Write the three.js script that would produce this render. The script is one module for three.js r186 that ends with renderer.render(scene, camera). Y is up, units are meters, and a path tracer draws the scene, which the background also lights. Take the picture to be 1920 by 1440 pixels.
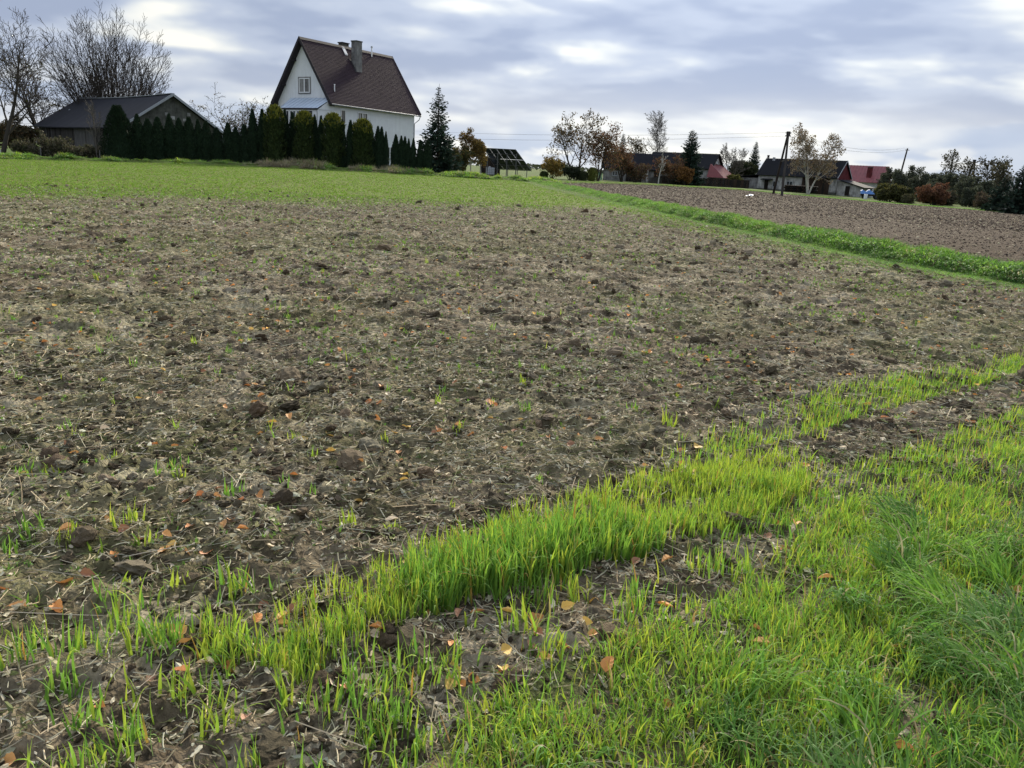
import * as THREE from 'three';

// ------------------------------------------------------------------ camera, sky, sun, exposure
const scene = new THREE.Scene();
const D2R = Math.PI / 180;
const camera = new THREE.PerspectiveCamera(51.97, 4 / 3, 0.1, 6000);
camera.position.set(0, 1.6, 0);
camera.rotation.order = 'YXZ';
camera.rotation.set(-15.37 * D2R, 0, 3.0 * D2R);

const EXPOSURE = 5.0;
const renderer = new THREE.WebGLRenderer({ antialias: true });
renderer.toneMapping = THREE.LinearToneMapping;
renderer.toneMappingExposure = EXPOSURE;
renderer.shadowMap.enabled = true;

const SUN_AZ = 12, SUN_EL = 29;                                   // degrees right of straight ahead, degrees up
const sunDir = new THREE.Vector3(Math.sin(SUN_AZ * D2R) * Math.cos(SUN_EL * D2R), Math.sin(SUN_EL * D2R), -Math.cos(SUN_AZ * D2R) * Math.cos(SUN_EL * D2R));
const sun = new THREE.DirectionalLight(new THREE.Color().setRGB(1, 0.91, 0.74), 1.5);
sun.name = 'sun';
sun.position.copy(sunDir).multiplyScalar(200);
sun.castShadow = true;
sun.shadow.radius = 22;
sun.shadow.mapSize.set(4096, 4096);
Object.assign(sun.shadow.camera, { left: -120, right: 120, top: 120, bottom: -120, near: 1, far: 500 });
scene.add(sun, sun.target);

// ------------------------------------------------------------------ random numbers and noise
function rng(seed) {
  let a = seed >>> 0;
  return () => { a = (a + 0x6D2B79F5) | 0; let t = Math.imul(a ^ (a >>> 15), 1 | a); t = (t + Math.imul(t ^ (t >>> 7), 61 | t)) ^ t; return ((t ^ (t >>> 14)) >>> 0) / 4294967296; };
}
const PERM = new Float32Array(65536);
{ const r = rng(7); for (let i = 0; i < 65536; i++) PERM[i] = r(); }
const lattice = (ix, iy) => PERM[((ix & 255) | ((iy & 255) << 8))];
function vnoise(x, y) {
  const ix = Math.floor(x), iy = Math.floor(y); let fx = x - ix, fy = y - iy;
  fx = fx * fx * (3 - 2 * fx); fy = fy * fy * (3 - 2 * fy);
  const a = lattice(ix, iy), b = lattice(ix + 1, iy), c = lattice(ix, iy + 1), d = lattice(ix + 1, iy + 1);
  return a + (b - a) * fx + (c - a) * fy + (a - b - c + d) * fx * fy;
}
function fbm(x, y, n = 5) { let s = 0, a = 0.5, t = 0; for (let i = 0; i < n; i++) { s += a * vnoise(x, y); t += a; a *= 0.5; const q = x * 1.62 + y * 1.18 + 17.3; y = y * 1.62 - x * 1.18 + 5.1; x = q; } return s / t; }
const clamp = (x, a = 0, b = 1) => Math.min(b, Math.max(a, x));
const sm = (a, b, x) => { const t = clamp((x - a) / (b - a)); return t * t * (3 - 2 * t); };
const lerp = (a, b, t) => a + (b - a) * t;
const mix3 = (a, b, t) => [lerp(a[0], b[0], t), lerp(a[1], b[1], t), lerp(a[2], b[2], t)];
function interp(xs, ys, x) { if (x <= xs[0]) return ys[0]; for (let i = 1; i < xs.length; i++) if (x <= xs[i]) return lerp(ys[i - 1], ys[i], (x - xs[i - 1]) / (xs[i] - xs[i - 1])); return ys[ys.length - 1]; }

// ------------------------------------------------------------------ the sky: a broken layer of stratocumulus, thinner and paler towards the horizon
{
  const W = 3072, H = 1536, data = new Float32Array(W * H * 4);
  const dark = [0.35, 0.415, 0.57], mid = [0.475, 0.54, 0.68], pale = [0.73, 0.77, 0.81], cream = [0.96, 0.95, 0.9], low = [0.43, 0.51, 0.67];
  const breaks = [[3.5, 7.9, 3.2, 0.9, 0.16], [21.8, 5.4, 3.0, 1.0, 0.17], [28.5, 10.4, 4, 0.9, 0.16], [29.5, 6.4, 3, 1.0, 0.12], [-10.4, 7.9, 4.5, 0.8, 0.13], [-22.4, 6.6, 3, 0.7, 0.12], [11.6, 2.4, 9, 1.2, 0.14], [-19, 5.0, 3, 0.7, -0.1], [-3, 7.2, 3, 1.2, -0.06], [16.8, 9.0, 4, 1.2, -0.1], [27.4, 3.6, 4, 1.1, -0.1], [9, 4.4, 6, 0.8, -0.09]];   // thin and thick places of the layer that the photograph shows
  for (let row = 0; row < H; row++) {
    const el = ((row + 0.5) / H - 0.5) * Math.PI, y = Math.sin(el), ce = Math.cos(el), eld = el / D2R;
    for (let col = 0; col < W; col++) {
      const i = (row * W + col) * 4;
      let c;
      if (eld < -0.3) c = [0.2, 0.2, 0.17];
      else {
        const ang = ((col + 0.5) / W - 0.5) * 2 * Math.PI, x = Math.cos(ang) * ce, z = Math.sin(ang) * ce, az = Math.atan2(x, -z) / D2R;
        const k = 1 / (Math.max(y, 0) + 0.17), u = x * k, v = z * k;
        const w1 = fbm(u * 0.55 + 11, v * 0.55 + 3, 4) - 0.5, w2 = fbm(u * 0.55 - 7, v * 0.55 + 29, 4) - 0.5;
        const t1 = fbm(u * 1.15 + w1 * 2.6 + 40, v * 1.5 + w2 * 2.6 + 9, 6), t2 = fbm(u * 3.2 + w2 * 2 + 90, v * 4.2 + w1 * 2, 5);
        let t = 0.5 + (t1 * 0.62 + t2 * 0.38 - 0.5) * 1.25; for (const [ba, be, sa, se, am] of breaks) { const qa = (az - ba + (w1 + t2 - 0.5) * 5) / sa, qe = (eld - be + (w2 + t1 - 0.5) * 1.6) / se, qq = qa * qa + qe * qe; if (qq < 9) t += am * Math.exp(-qq); }
        c = mix3(dark, mid, sm(0.34, 0.52, t));
        c = mix3(c, pale, sm(0.50, 0.66, t));
        c = mix3(c, cream, sm(0.6, 0.74, t) * 0.95);
        // a gap of pale air near the horizon, widest towards the sun, with banks of low cloud in it
        const glow = Math.exp(-Math.pow(Math.max(0, eld - 1.0) / 3.3, 2)) * (0.5 + 0.5 * Math.exp(-Math.pow((az - 10) / 26, 2)));
        c = mix3(c, cream, clamp(glow * (0.55 + 0.9 * (t2 - 0.2))));
        const bank = fbm(az * 0.16 + 3 + w1, eld * 0.75 + w2 * 2, 5), edge = 2.6 + 2.2 * (fbm(az * 0.11 + 51, 0.5, 4) - 0.5) * 4;
        const inBank = sm(0.44, 0.53, bank) * sm(edge + 1.2, edge - 0.6, eld) * sm(-0.4, 1.2, eld);
        c = mix3(c, low, inBank * 0.75);
        // the sun stands behind the layer: a broad brightening round it, and the layer is a little brighter overhead
        const ca = x * sunDir.x + y * sunDir.y + z * sunDir.z, d = Math.acos(clamp(ca, -1, 1)) / D2R;
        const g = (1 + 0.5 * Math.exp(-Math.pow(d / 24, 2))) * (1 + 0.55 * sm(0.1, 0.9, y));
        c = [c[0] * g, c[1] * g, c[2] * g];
      }
      data[i] = 1.06 * c[0] / EXPOSURE; data[i + 1] = 1.06 * c[1] / EXPOSURE; data[i + 2] = 1.04 * c[2] / EXPOSURE; data[i + 3] = 1;
    }
  }
  const tex = new THREE.DataTexture(data, W, H, THREE.RGBAFormat, THREE.FloatType);
  tex.mapping = THREE.EquirectangularReflectionMapping; tex.magFilter = THREE.LinearFilter; tex.minFilter = THREE.LinearFilter; tex.wrapS = THREE.RepeatWrapping; tex.needsUpdate = true;
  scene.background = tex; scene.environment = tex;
}

// ------------------------------------------------------------------ naming
const taken = {};
function numbered(name) { const n = taken[name] ?? 0; taken[name] = n + 1; return n ? `${name}_${String(n).padStart(3, '0')}` : name; }
function tag(o, label, category, group, kind) { if (label) o.userData.label = label; if (category) o.userData.category = category; if (group) o.userData.group = group; if (kind) o.userData.kind = kind; return o; }
function thing(name, label, category, [x, y, z] = [0, 0, 0], turn = 0, group) { const o = new THREE.Group(); o.name = numbered(name); o.position.set(x, y, z); o.rotation.y = turn; scene.add(o); return tag(o, label, category, group); }
const V3 = (x, y, z) => new THREE.Vector3(x, y, z);

// ------------------------------------------------------------------ mesh builder
class MB {
  constructor() { this.p = []; this.c = []; this.i = []; this.col = [1, 1, 1]; }
  color(c) { this.col = c; return this; }
  v(x, y, z) { this.p.push(x, y, z); this.c.push(...this.col); return this.p.length / 3 - 1; }
  tri(a, b, c) { const n = this.v(...a); this.v(...b); this.v(...c); this.i.push(n, n + 1, n + 2); return this; }
  quad(a, b, c, d) { const n = this.v(...a); this.v(...b); this.v(...c); this.v(...d); this.i.push(n, n + 1, n + 2, n, n + 2, n + 3); return this; }
  box(x0, x1, y0, y1, z0, z1) {
    const P = (x, y, z) => [x, y, z];
    this.quad(P(x0, y0, z1), P(x1, y0, z1), P(x1, y1, z1), P(x0, y1, z1)); this.quad(P(x1, y0, z0), P(x0, y0, z0), P(x0, y1, z0), P(x1, y1, z0));
    this.quad(P(x1, y0, z1), P(x1, y0, z0), P(x1, y1, z0), P(x1, y1, z1)); this.quad(P(x0, y0, z0), P(x0, y0, z1), P(x0, y1, z1), P(x0, y1, z0));
    this.quad(P(x0, y1, z1), P(x1, y1, z1), P(x1, y1, z0), P(x0, y1, z0)); this.quad(P(x0, y0, z0), P(x1, y0, z0), P(x1, y0, z1), P(x0, y0, z1));
    return this;
  }
  // closed prism: outline of [a, b] points given in the plane across axis, swept from s to e
  prism(axis, pts, s, e) {
    const P = (q, t) => axis === 'x' ? [t, q[1], q[0]] : axis === 'z' ? [q[0], q[1], t] : [q[0], t, q[1]];
    const sh = THREE.ShapeUtils.triangulateShape(pts.map(q => new THREE.Vector2(q[0], q[1])), []);
    for (const f of sh) { this.tri(P(pts[f[0]], s), P(pts[f[2]], s), P(pts[f[1]], s)); this.tri(P(pts[f[0]], e), P(pts[f[1]], e), P(pts[f[2]], e)); }
    for (let k = 0; k < pts.length; k++) { const a = pts[k], b = pts[(k + 1) % pts.length]; this.quad(P(a, s), P(b, s), P(b, e), P(a, e)); }
    return this;
  }
  // a bar of square section between two points
  bar(a, b, w, h = w) {
    const A = V3(...a), B = V3(...b), d = B.clone().sub(A).normalize(); let s = V3(0, 1, 0).cross(d); if (s.length() < 1e-3) s = V3(1, 0, 0); s.normalize();
    const t = d.clone().cross(s), q = [[-1, -1], [1, -1], [1, 1], [-1, 1]].map(([i, j]) => s.clone().multiplyScalar(i * w / 2).addScaledVector(t, j * h / 2));
    const pa = q.map(o => A.clone().add(o).toArray()), pb = q.map(o => B.clone().add(o).toArray());
    for (let k = 0; k < 4; k++) { const n = (k + 1) % 4; this.quad(pa[k], pa[n], pb[n], pb[k]); }
    this.quad(pa[3], pa[2], pa[1], pa[0]); this.quad(pb[0], pb[1], pb[2], pb[3]); return this;
  }
  tube(pts, rad, sides) {
    let prev = -1, side = null;
    for (let k = 0; k < pts.length; k++) {
      const d = (k < pts.length - 1 ? pts[k + 1].clone().sub(pts[k]) : pts[k].clone().sub(pts[k - 1])).normalize();
      if (!side) { side = Math.abs(d.y) < 0.9 ? V3(0, 1, 0) : V3(1, 0, 0); }
      side = side.clone().addScaledVector(d, -side.dot(d)).normalize(); const up = d.clone().cross(side), first = this.p.length / 3;
      for (let s = 0; s < sides; s++) { const a = s / sides * 2 * Math.PI, c = Math.cos(a) * rad[k], t = Math.sin(a) * rad[k]; this.v(pts[k].x + side.x * c + up.x * t, pts[k].y + side.y * c + up.y * t, pts[k].z + side.z * c + up.z * t); }
      if (prev >= 0) for (let s = 0; s < sides; s++) { const n = (s + 1) % sides; this.i.push(prev + s, prev + n, first + n, prev + s, first + n, first + s); }
      prev = first;
    }
    const n = this.v(pts[pts.length - 1].x, pts[pts.length - 1].y, pts[pts.length - 1].z); for (let s = 0; s < sides; s++) this.i.push(prev + s, prev + (s + 1) % sides, n);
    return this;
  }
  geometry(uvScale = 1) {
    const g = new THREE.BufferGeometry();
    g.setAttribute('position', new THREE.Float32BufferAttribute(this.p, 3)); g.setAttribute('color', new THREE.Float32BufferAttribute(this.c, 3)); g.setIndex(this.i); g.computeVertexNormals();
    const n = g.attributes.normal.array, p = this.p, uv = new Float32Array(p.length / 3 * 2);
    for (let k = 0; k < p.length / 3; k++) {
      const ax = Math.abs(n[k * 3]), ay = Math.abs(n[k * 3 + 1]), az = Math.abs(n[k * 3 + 2]), x = p[k * 3], y = p[k * 3 + 1], z = p[k * 3 + 2];
      uv[k * 2] = (ay >= ax && ay >= az ? x : ax > az ? z : x) * uvScale; uv[k * 2 + 1] = (ay >= ax && ay >= az ? z : y) * uvScale;
    }
    g.setAttribute('uv', new THREE.BufferAttribute(uv, 2)); return g;
  }
  mesh(name, mat, parent) { const m = new THREE.Mesh(this.geometry(), mat); m.name = parent === scene ? numbered(name) : name; m.castShadow = m.receiveShadow = true; parent.add(m); return m; }
}

// ------------------------------------------------------------------ textures (what surfaces are made of)
function tex(size, metres, fn, srgb = false) {
  const d = new Uint8Array(size * size * 4);
  for (let y = 0; y < size; y++) for (let x = 0; x < size; x++) { const c = fn(x / size, y / size), i = (y * size + x) * 4; d[i] = clamp(c[0]) * 255; d[i + 1] = clamp(c[1]) * 255; d[i + 2] = clamp(c[2]) * 255; d[i + 3] = 255; }
  const t = new THREE.DataTexture(d, size, size); t.wrapS = t.wrapT = THREE.MirroredRepeatWrapping; t.magFilter = THREE.LinearFilter; t.repeat.set(1 / metres, 1 / metres); if (srgb) t.colorSpace = THREE.SRGBColorSpace; t.needsUpdate = true; return t;
}
const g3 = v => [v, v, v];
const soilMap = tex(1024, 1.7, (u, v) => { const f = fbm(u * 90, v * 90, 4), g = fbm(u * 18 + 9, v * 18, 5), s = fbm(u * 30 + fbm(u * 6, v * 6, 2) * 8, v * 200, 3); const t = 0.50 + 0.62 * (f - 0.5) + 0.5 * (g - 0.5) + 0.25 * (s - 0.5); return [t * 1.03, t, t * 0.95]; });
const soilBump = tex(1024, 0.9, (u, v) => g3(0.5 * fbm(u * 26, v * 26, 5) + 0.5 * fbm(u * 90 + 5, v * 90, 4)));
const plasterMap = tex(512, 5.3, (u, v) => { const t = 0.9 + 0.16 * (fbm(u * 9, v * 9, 6) - 0.5) + 0.06 * (fbm(u * 120, v * 120, 3) - 0.5) - 0.05 * sm(0.5, 0.75, fbm(u * 30, v * 3, 4)); return g3(t); });
const weatherMap = tex(512, 4.1, (u, v) => { const a = fbm(u * 10, v * 10, 6), b = fbm(u * 40, v * 5, 4); const t = 0.62 + 0.9 * (a - 0.5) + 0.35 * (b - 0.5); return [t, t * 0.99, t * 0.96]; });
const roofMap = tex(512, 3.1, (u, v) => { const a = fbm(u * 8, v * 8, 5), b = vnoise(Math.floor(u * 90) * 1.37, Math.floor(v * 30) * 2.11); return g3(0.7 + 0.34 * (a - 0.5) + 0.12 * (b - 0.5)); });
const woodMap = tex(512, 2.2, (u, v) => { const a = fbm(u * 60, v * 4, 5), b = fbm(u * 6, v * 3, 4); const t = 0.62 + 0.7 * (a - 0.5) + 0.5 * (b - 0.5); return [t, t * 0.98, t * 0.95]; });
const lin = (r, g, b) => new THREE.Color().setRGB(r, g, b);
const std = (c, roughness = 0.9, o = {}) => new THREE.MeshPhysicalMaterial({ color: lin(...c), roughness, specularIntensity: roughness > 0.65 ? 0.3 : 1, side: THREE.DoubleSide, ...o });
const leafMat = (c = [1, 1, 1], transmission = 0.35) => new THREE.MeshPhysicalMaterial({ color: lin(...c), roughness: 0.9, transmission, thickness: 0, side: THREE.DoubleSide, vertexColors: true, specularIntensity: 0.3 });
const M = {
  ground: new THREE.MeshPhysicalMaterial({ specularIntensity: 0.12, color: lin(1.75, 1.75, 1.75), vertexColors: true, roughness: 0.97, map: soilMap, bumpMap: soilBump, bumpScale: 0.02 }),
  plaster: std([0.76, 0.78, 0.81], 0.92, { map: plasterMap }), greyPlaster: std([0.28, 0.28, 0.285], 0.95, { map: weatherMap }), dirtyPlaster: std([0.5, 0.5, 0.5], 0.95, { map: weatherMap }),
  concrete: std([0.15, 0.155, 0.14], 0.95, { map: weatherMap }), shingle: std([0.052, 0.033, 0.042], 0.8, { map: roofMap }), bitumen: std([0.018, 0.019, 0.026], 0.75, { map: roofMap }), blackRoof: std([0.012, 0.013, 0.017], 0.7, { map: roofMap }),
  darkTrim: std([0.03, 0.026, 0.03], 0.7), whiteTrim: std([0.72, 0.73, 0.74], 0.6), greyTrim: std([0.3, 0.32, 0.34], 0.7), zinc: std([0.22, 0.23, 0.25], 0.5, { metalness: 0.3 }),
  porchRoof: std([0.46, 0.54, 0.64], 0.5, { map: plasterMap }), planks: std([0.075, 0.07, 0.068], 0.95, { map: woodMap }), palePlanks: std([0.13, 0.128, 0.13], 0.95, { map: woodMap }), darkPlanks: std([0.032, 0.028, 0.026], 0.95, { map: woodMap }), brownPlanks: std([0.06, 0.042, 0.033], 0.95, { map: woodMap }),
  redRoof: std([0.3, 0.075, 0.08], 0.55, { map: roofMap }), redBoard: std([0.16, 0.035, 0.04], 0.8, { map: woodMap }), poleWood: std([0.06, 0.054, 0.048], 0.9, { map: woodMap }), concretePole: std([0.38, 0.37, 0.35], 0.9, { map: weatherMap }),
  glass: new THREE.MeshStandardMaterial({ color: lin(0.03, 0.035, 0.04), roughness: 0.08, metalness: 0 }), dark: std([0.02, 0.02, 0.02], 0.9), curtain: std([0.5, 0.5, 0.5], 0.95),
  solar: std([0.025, 0.03, 0.04], 0.25), solarBack: std([0.09, 0.1, 0.11], 0.6), steel: std([0.055, 0.058, 0.06], 0.6), wire: std([0.05, 0.05, 0.05], 0.6),
  tote: new THREE.MeshPhysicalMaterial({ color: lin(0.62, 0.66, 0.74), roughness: 0.6, transmission: 0.25, thickness: 0, side: THREE.DoubleSide }), blueTarp: std([0.06, 0.17, 0.42], 0.55), greenPaint: std([0.05, 0.2, 0.15], 0.7), whitePlastic: std([0.75, 0.76, 0.78], 0.5),
  bark: std([0.085, 0.075, 0.065], 0.95, { vertexColors: true, color: lin(1, 1, 1) }), leaf: leafMat(), needle: leafMat([1, 1, 1], 0.12), grass: leafMat([1, 1, 1], 0.52), dry: leafMat([1, 1, 1], 0.2), clod: std([1, 1, 1], 0.97, { bumpMap: soilBump, bumpScale: 0.01 }),
};

// ------------------------------------------------------------------ the lie of the land (metres; the camera stands at x = z = 0 looking along -z)
const AZ = [-180, -60, -36, -30, -17, -8, 1, 8, 15, 25, 32, 60, 180], RISE = [0, 0, 0.1, 0.2, 0.5, 0.46, 0.24, 0.17, 0.12, -0.42, -0.5, 0, 0];
const land = (x, z) => interp(AZ, RISE, Math.atan2(x, -z) / D2R) * sm(18, 92, Math.hypot(x, z));
const balkNear = z => interp([-90, -80, -61.8, -49.8, -40.5, -32.7, -25.8, -21.1, -16.8, -14.4, -12.7, -7, 10], [-1.2, 0.1, 1.6, 3.3, 4.6, 5.7, 6.5, 7.0, 7.7, 8.4, 9.0, 11.4, 18.6], z);
const balkFar = z => interp([-90, -80, -66, -60, -39, -27, -23, -18, -16.7, -15.2, -12.7, -7, 10], [1.0, 2.0, 3.8, 4.8, 6.6, 7.7, 8.5, 9.0, 9.4, 9.9, 10.6, 13, 20.5], z);
const fieldEnd = x => interp([-90, -60, -43.8, -34.5, -25, -17, -9.7, -3, 1.6, 8], [-34, -53, -65, -72, -75.5, -77, -78.5, -81.5, -83.5, -86], x);
const ploughEnd = x => interp([1.5, 4, 10, 17, 32, 40, 47, 52, 56, 70], [-80, -86, -102, -112, -114, -106, -103, -97, -84, -30], x);
const UV = (x, z) => [0.788 * x - 0.615 * z, 0.615 * x + 0.788 * z];   // along and across the drill rows
const rowV = u => interp([0.4, 0.69, 0.83, 1.0, 1.29, 1.49, 1.65, 2.0, 2.5, 2.92, 3.37, 3.7], [-2.33, -2.27, -2.1, -2.12, -2.2, -2.2, -2.15, -2.15, -2.11, -2.08, -2.1, -2.15], u);
const rowBackV = u => interp([0.6, 1.0, 1.43, 1.84, 2.27, 2.85, 3.4, 3.98], [-2.4, -2.52, -2.6, -2.66, -2.67, -2.7, -2.66, -2.62], u);
const roughV = u => interp([2.5, 3.5, 4.2, 4.7, 5.7, 6.6, 7.8, 12], [-2.65, -2.75, -2.93, -2.94, -3.16, -3.05, -2.9, -3.1], u);
const vergeV = u => interp([0.2, 0.6, 0.97, 1.19, 1.37, 1.66, 2.08, 2.57, 3.0, 3.27, 3.88, 4.5, 5.7, 12], [-1.3, -1.42, -1.53, -1.64, -1.69, -1.68, -1.66, -1.67, -1.78, -1.87, -1.95, -1.85, -1.8, -2.0], u);
function zone(x, z) {          // 0 field, 1 balk, 2 ploughed field, 3 grassland, 4 verge
  if (z > -90) { if (x > balkNear(z) && x < balkFar(z) && z > -86) return 1; if (x >= balkFar(z) && x < 70) return z > ploughEnd(x) ? 2 : 3; }
  else if (x > 2 && x < 60 && z > ploughEnd(x)) return 2;
  const [u, v] = UV(x, z); if (v > vergeV(u) && z > -9) return 4;
  return z > fieldEnd(x) ? 0 : 3;
}
const greenLine = (x, z) => -((z + 23.3) + (x + 15.1) * 0.61) * 0.85;      // metres beyond the edge of the greener sowing
const greenness = (x, z) => { const n = fbm(x * 0.35, z * 0.35, 4) - 0.5; const a = sm(-2.5, 4.5, greenLine(x, z) + n * 5), b = sm(2.6, 0.2, balkNear(z) - x + n * 2) * sm(-10, -18, z); return Math.max(a, b * 0.55); };
function micro(x, z, d, zn) {
  const f = d < 60 ? 1 : sm(140, 60, d);
  if (f <= 0) return 0;
  if (zn === 0 || zn === 2) {
    const big = fbm(x * 1.1, z * 1.1, 3) - 0.5, c = fbm(x * 4.3 + 31, z * 4.3, 3), cl = sm(0.54, 0.72, c);
    let y = big * 0.05 + cl * (zn === 2 ? 0.012 : 0.05 * (0.5 + 0.5 * sm(4, 9, d)));
    if (d < 45) { const bil = 1 - Math.abs(2 * fbm(x * 8.5 + 3, z * 8.5, 2) - 1); y += (bil * bil - 0.6) * 0.055 * sm(45, 20, d); }
    if (d < 18) { const b2 = 1 - Math.abs(2 * vnoise(x * 25 + 9, z * 25) - 1); y += (b2 - 0.5) * 0.016 * sm(18, 9, d) + (vnoise(x * 55, z * 55) - 0.5) * 0.008 * sm(8, 4, d); }
    return f * y * (zn === 2 ? 0.8 : 1);
  }
  if (zn === 1) { const t = clamp((x - balkNear(z)) / (balkFar(z) - balkNear(z))); return 0.03 + (0.2 * sm(0.3, 0.75, t) * sm(1.0, 0.88, t)) * (0.4 + 1.2 * fbm(x * 1.3, z * 1.1, 3)); }
  if (zn === 3) { const e = z > -95 && x < 3 ? 0.3 * sm(2.2, 0.7, fieldEnd(x) - z) * (0.4 + 0.9 * fbm(x * 0.9, z * 0.5, 3)) : 0; return f * (fbm(x * 0.7, z * 0.7, 4) - 0.5) * 0.2 + e; }
  return (fbm(x * 2, z * 2, 4) - 0.5) * 0.09 + 0.02;
}
const heightAt = (x, z) => { const d = Math.hypot(x, z); return land(x, z) + micro(x, z, d, zone(x, z)); };

// ground sheet: one graded grid, cut along the edges of the fields
{
  const ang = [], rad = [];
  const dense = 60 * D2R, n1 = 590; for (let k = 0; k <= n1; k++) ang.push(-dense + 2 * dense * k / n1);
  for (let k = 1; k < 44; k++) ang.push(dense + (2 * Math.PI - 2 * dense) * k / 44);
  let r = 0.02; while (r < 1.3) { rad.push(r); r += 0.16; }
  while (r < 30) { rad.push(r); r += 0.0065 + 0.0034 * r; }
  while (r < 130) { rad.push(r); r += 0.006 * r; }
  while (r < 5000) { rad.push(r); r *= 1.25; } rad.push(5000);
  const A = ang.length, R = rad.length, pos = new Float32Array(A * R * 3), col = new Float32Array(A * R * 3), uv = new Float32Array(A * R * 2), zn = new Uint8Array(A * R), idx = [];
  const soilA = [0.165, 0.138, 0.1], soilB = [0.092, 0.075, 0.053], crust = [0.3, 0.268, 0.205], plough = [0.052, 0.039, 0.029], ploughB = [0.075, 0.057, 0.044], green = [0.115, 0.16, 0.036], turf = [0.055, 0.09, 0.022], dryTurf = [0.1, 0.11, 0.042];
  for (let j = 0; j < R; j++) for (let k = 0; k < A; k++) {
    const i = j * A + k, x = Math.sin(ang[k]) * rad[j], z = -Math.cos(ang[k]) * rad[j], d = rad[j], q = zone(x, z); zn[i] = q;
    pos[i * 3] = x; pos[i * 3 + 1] = land(x, z) + micro(x, z, d, q); pos[i * 3 + 2] = z; uv[i * 2] = x; uv[i * 2 + 1] = z;
    let c; const n = fbm(x * 0.5, z * 0.5, 5), m = fbm(x * 3 + 7, z * 3, 4), p = vnoise(x * 9, z * 9);
    if (q === 0) {
      c = mix3(soilB, soilA, sm(0.3, 0.65, m)); c = mix3(c, crust, sm(0.5, 0.7, fbm(x * 1.7 + 3, z * 2.1, 4)) * sm(0.35, 0.6, m) * 0.85);
      const g = greenness(x, z), wd = sm(0.45, 0.7, n) * 0.3; c = mix3(c, green, clamp(g * (0.6 + 0.5 * m) + wd * (0.4 + p * 0.6)));
    } else if (q === 2) { c = mix3(plough, ploughB, sm(0.35, 0.65, m * 0.6 + n * 0.4)); c = mix3(c, crust, sm(0.55, 0.75, p) * 0.15); }
    else if (q === 1) c = mix3(turf, dryTurf, sm(0.45, 0.65, m));
    else if (q === 4) c = mix3(soilA, [0.075, 0.085, 0.035], sm(0.35, 0.6, m));
    else { c = mix3(turf, [0.09, 0.14, 0.035], n); c = mix3(c, dryTurf, sm(0.5, 0.7, m) * 0.6); }
    col[i * 3] = c[0]; col[i * 3 + 1] = c[1]; col[i * 3 + 2] = c[2];
  }
  const tris = [[], [], [], [], []];
  for (let j = 0; j < R - 1; j++) for (let k = 0; k < A; k++) {
    const k2 = (k + 1) % A, a = j * A + k, b = j * A + k2, c = (j + 1) * A + k, d = (j + 1) * A + k2;
    for (const t of [[a, b, d], [a, d, c]]) { idx.push(...t); tris[zn[t[0]]].push(...t); }
  }
  const full = new THREE.BufferGeometry(); full.setAttribute('position', new THREE.BufferAttribute(pos, 3)); full.setIndex(idx); full.computeVertexNormals();
  const nor = full.attributes.normal.array;
  const about = [['field', 'bare brown field with straw remains and scattered seedlings, greener towards the hedge'], ['field_balk', 'raised grassy balk between the two fields'], ['ploughed_field', 'brown ploughed field beyond the grassy balk'], ['grassland', 'rough grass round the farmyards beyond the fields'], ['verge', 'grassy verge in the lower right foreground']];
  about.forEach(([name, label], q) => {
    const map = new Map(), P = [], C = [], N = [], U = [], I = [];
    for (const t of tris[q]) { let n = map.get(t); if (n === undefined) { n = P.length / 3; map.set(t, n); P.push(pos[t * 3], pos[t * 3 + 1], pos[t * 3 + 2]); C.push(col[t * 3], col[t * 3 + 1], col[t * 3 + 2]); N.push(nor[t * 3], nor[t * 3 + 1], nor[t * 3 + 2]); U.push(uv[t * 2], uv[t * 2 + 1]); } I.push(n); }
    const g = new THREE.BufferGeometry(); g.setAttribute('position', new THREE.Float32BufferAttribute(P, 3)); g.setAttribute('color', new THREE.Float32BufferAttribute(C, 3)); g.setAttribute('normal', new THREE.Float32BufferAttribute(N, 3)); g.setAttribute('uv', new THREE.Float32BufferAttribute(U, 2)); g.setIndex(I);
    const m = new THREE.Mesh(g, M.ground); m.name = name; m.receiveShadow = m.castShadow = true; scene.add(tag(m, label, null, null, 'structure'));
  });
}

// ------------------------------------------------------------------ buildings
const groundY = (x, z) => land(x, z);
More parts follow.
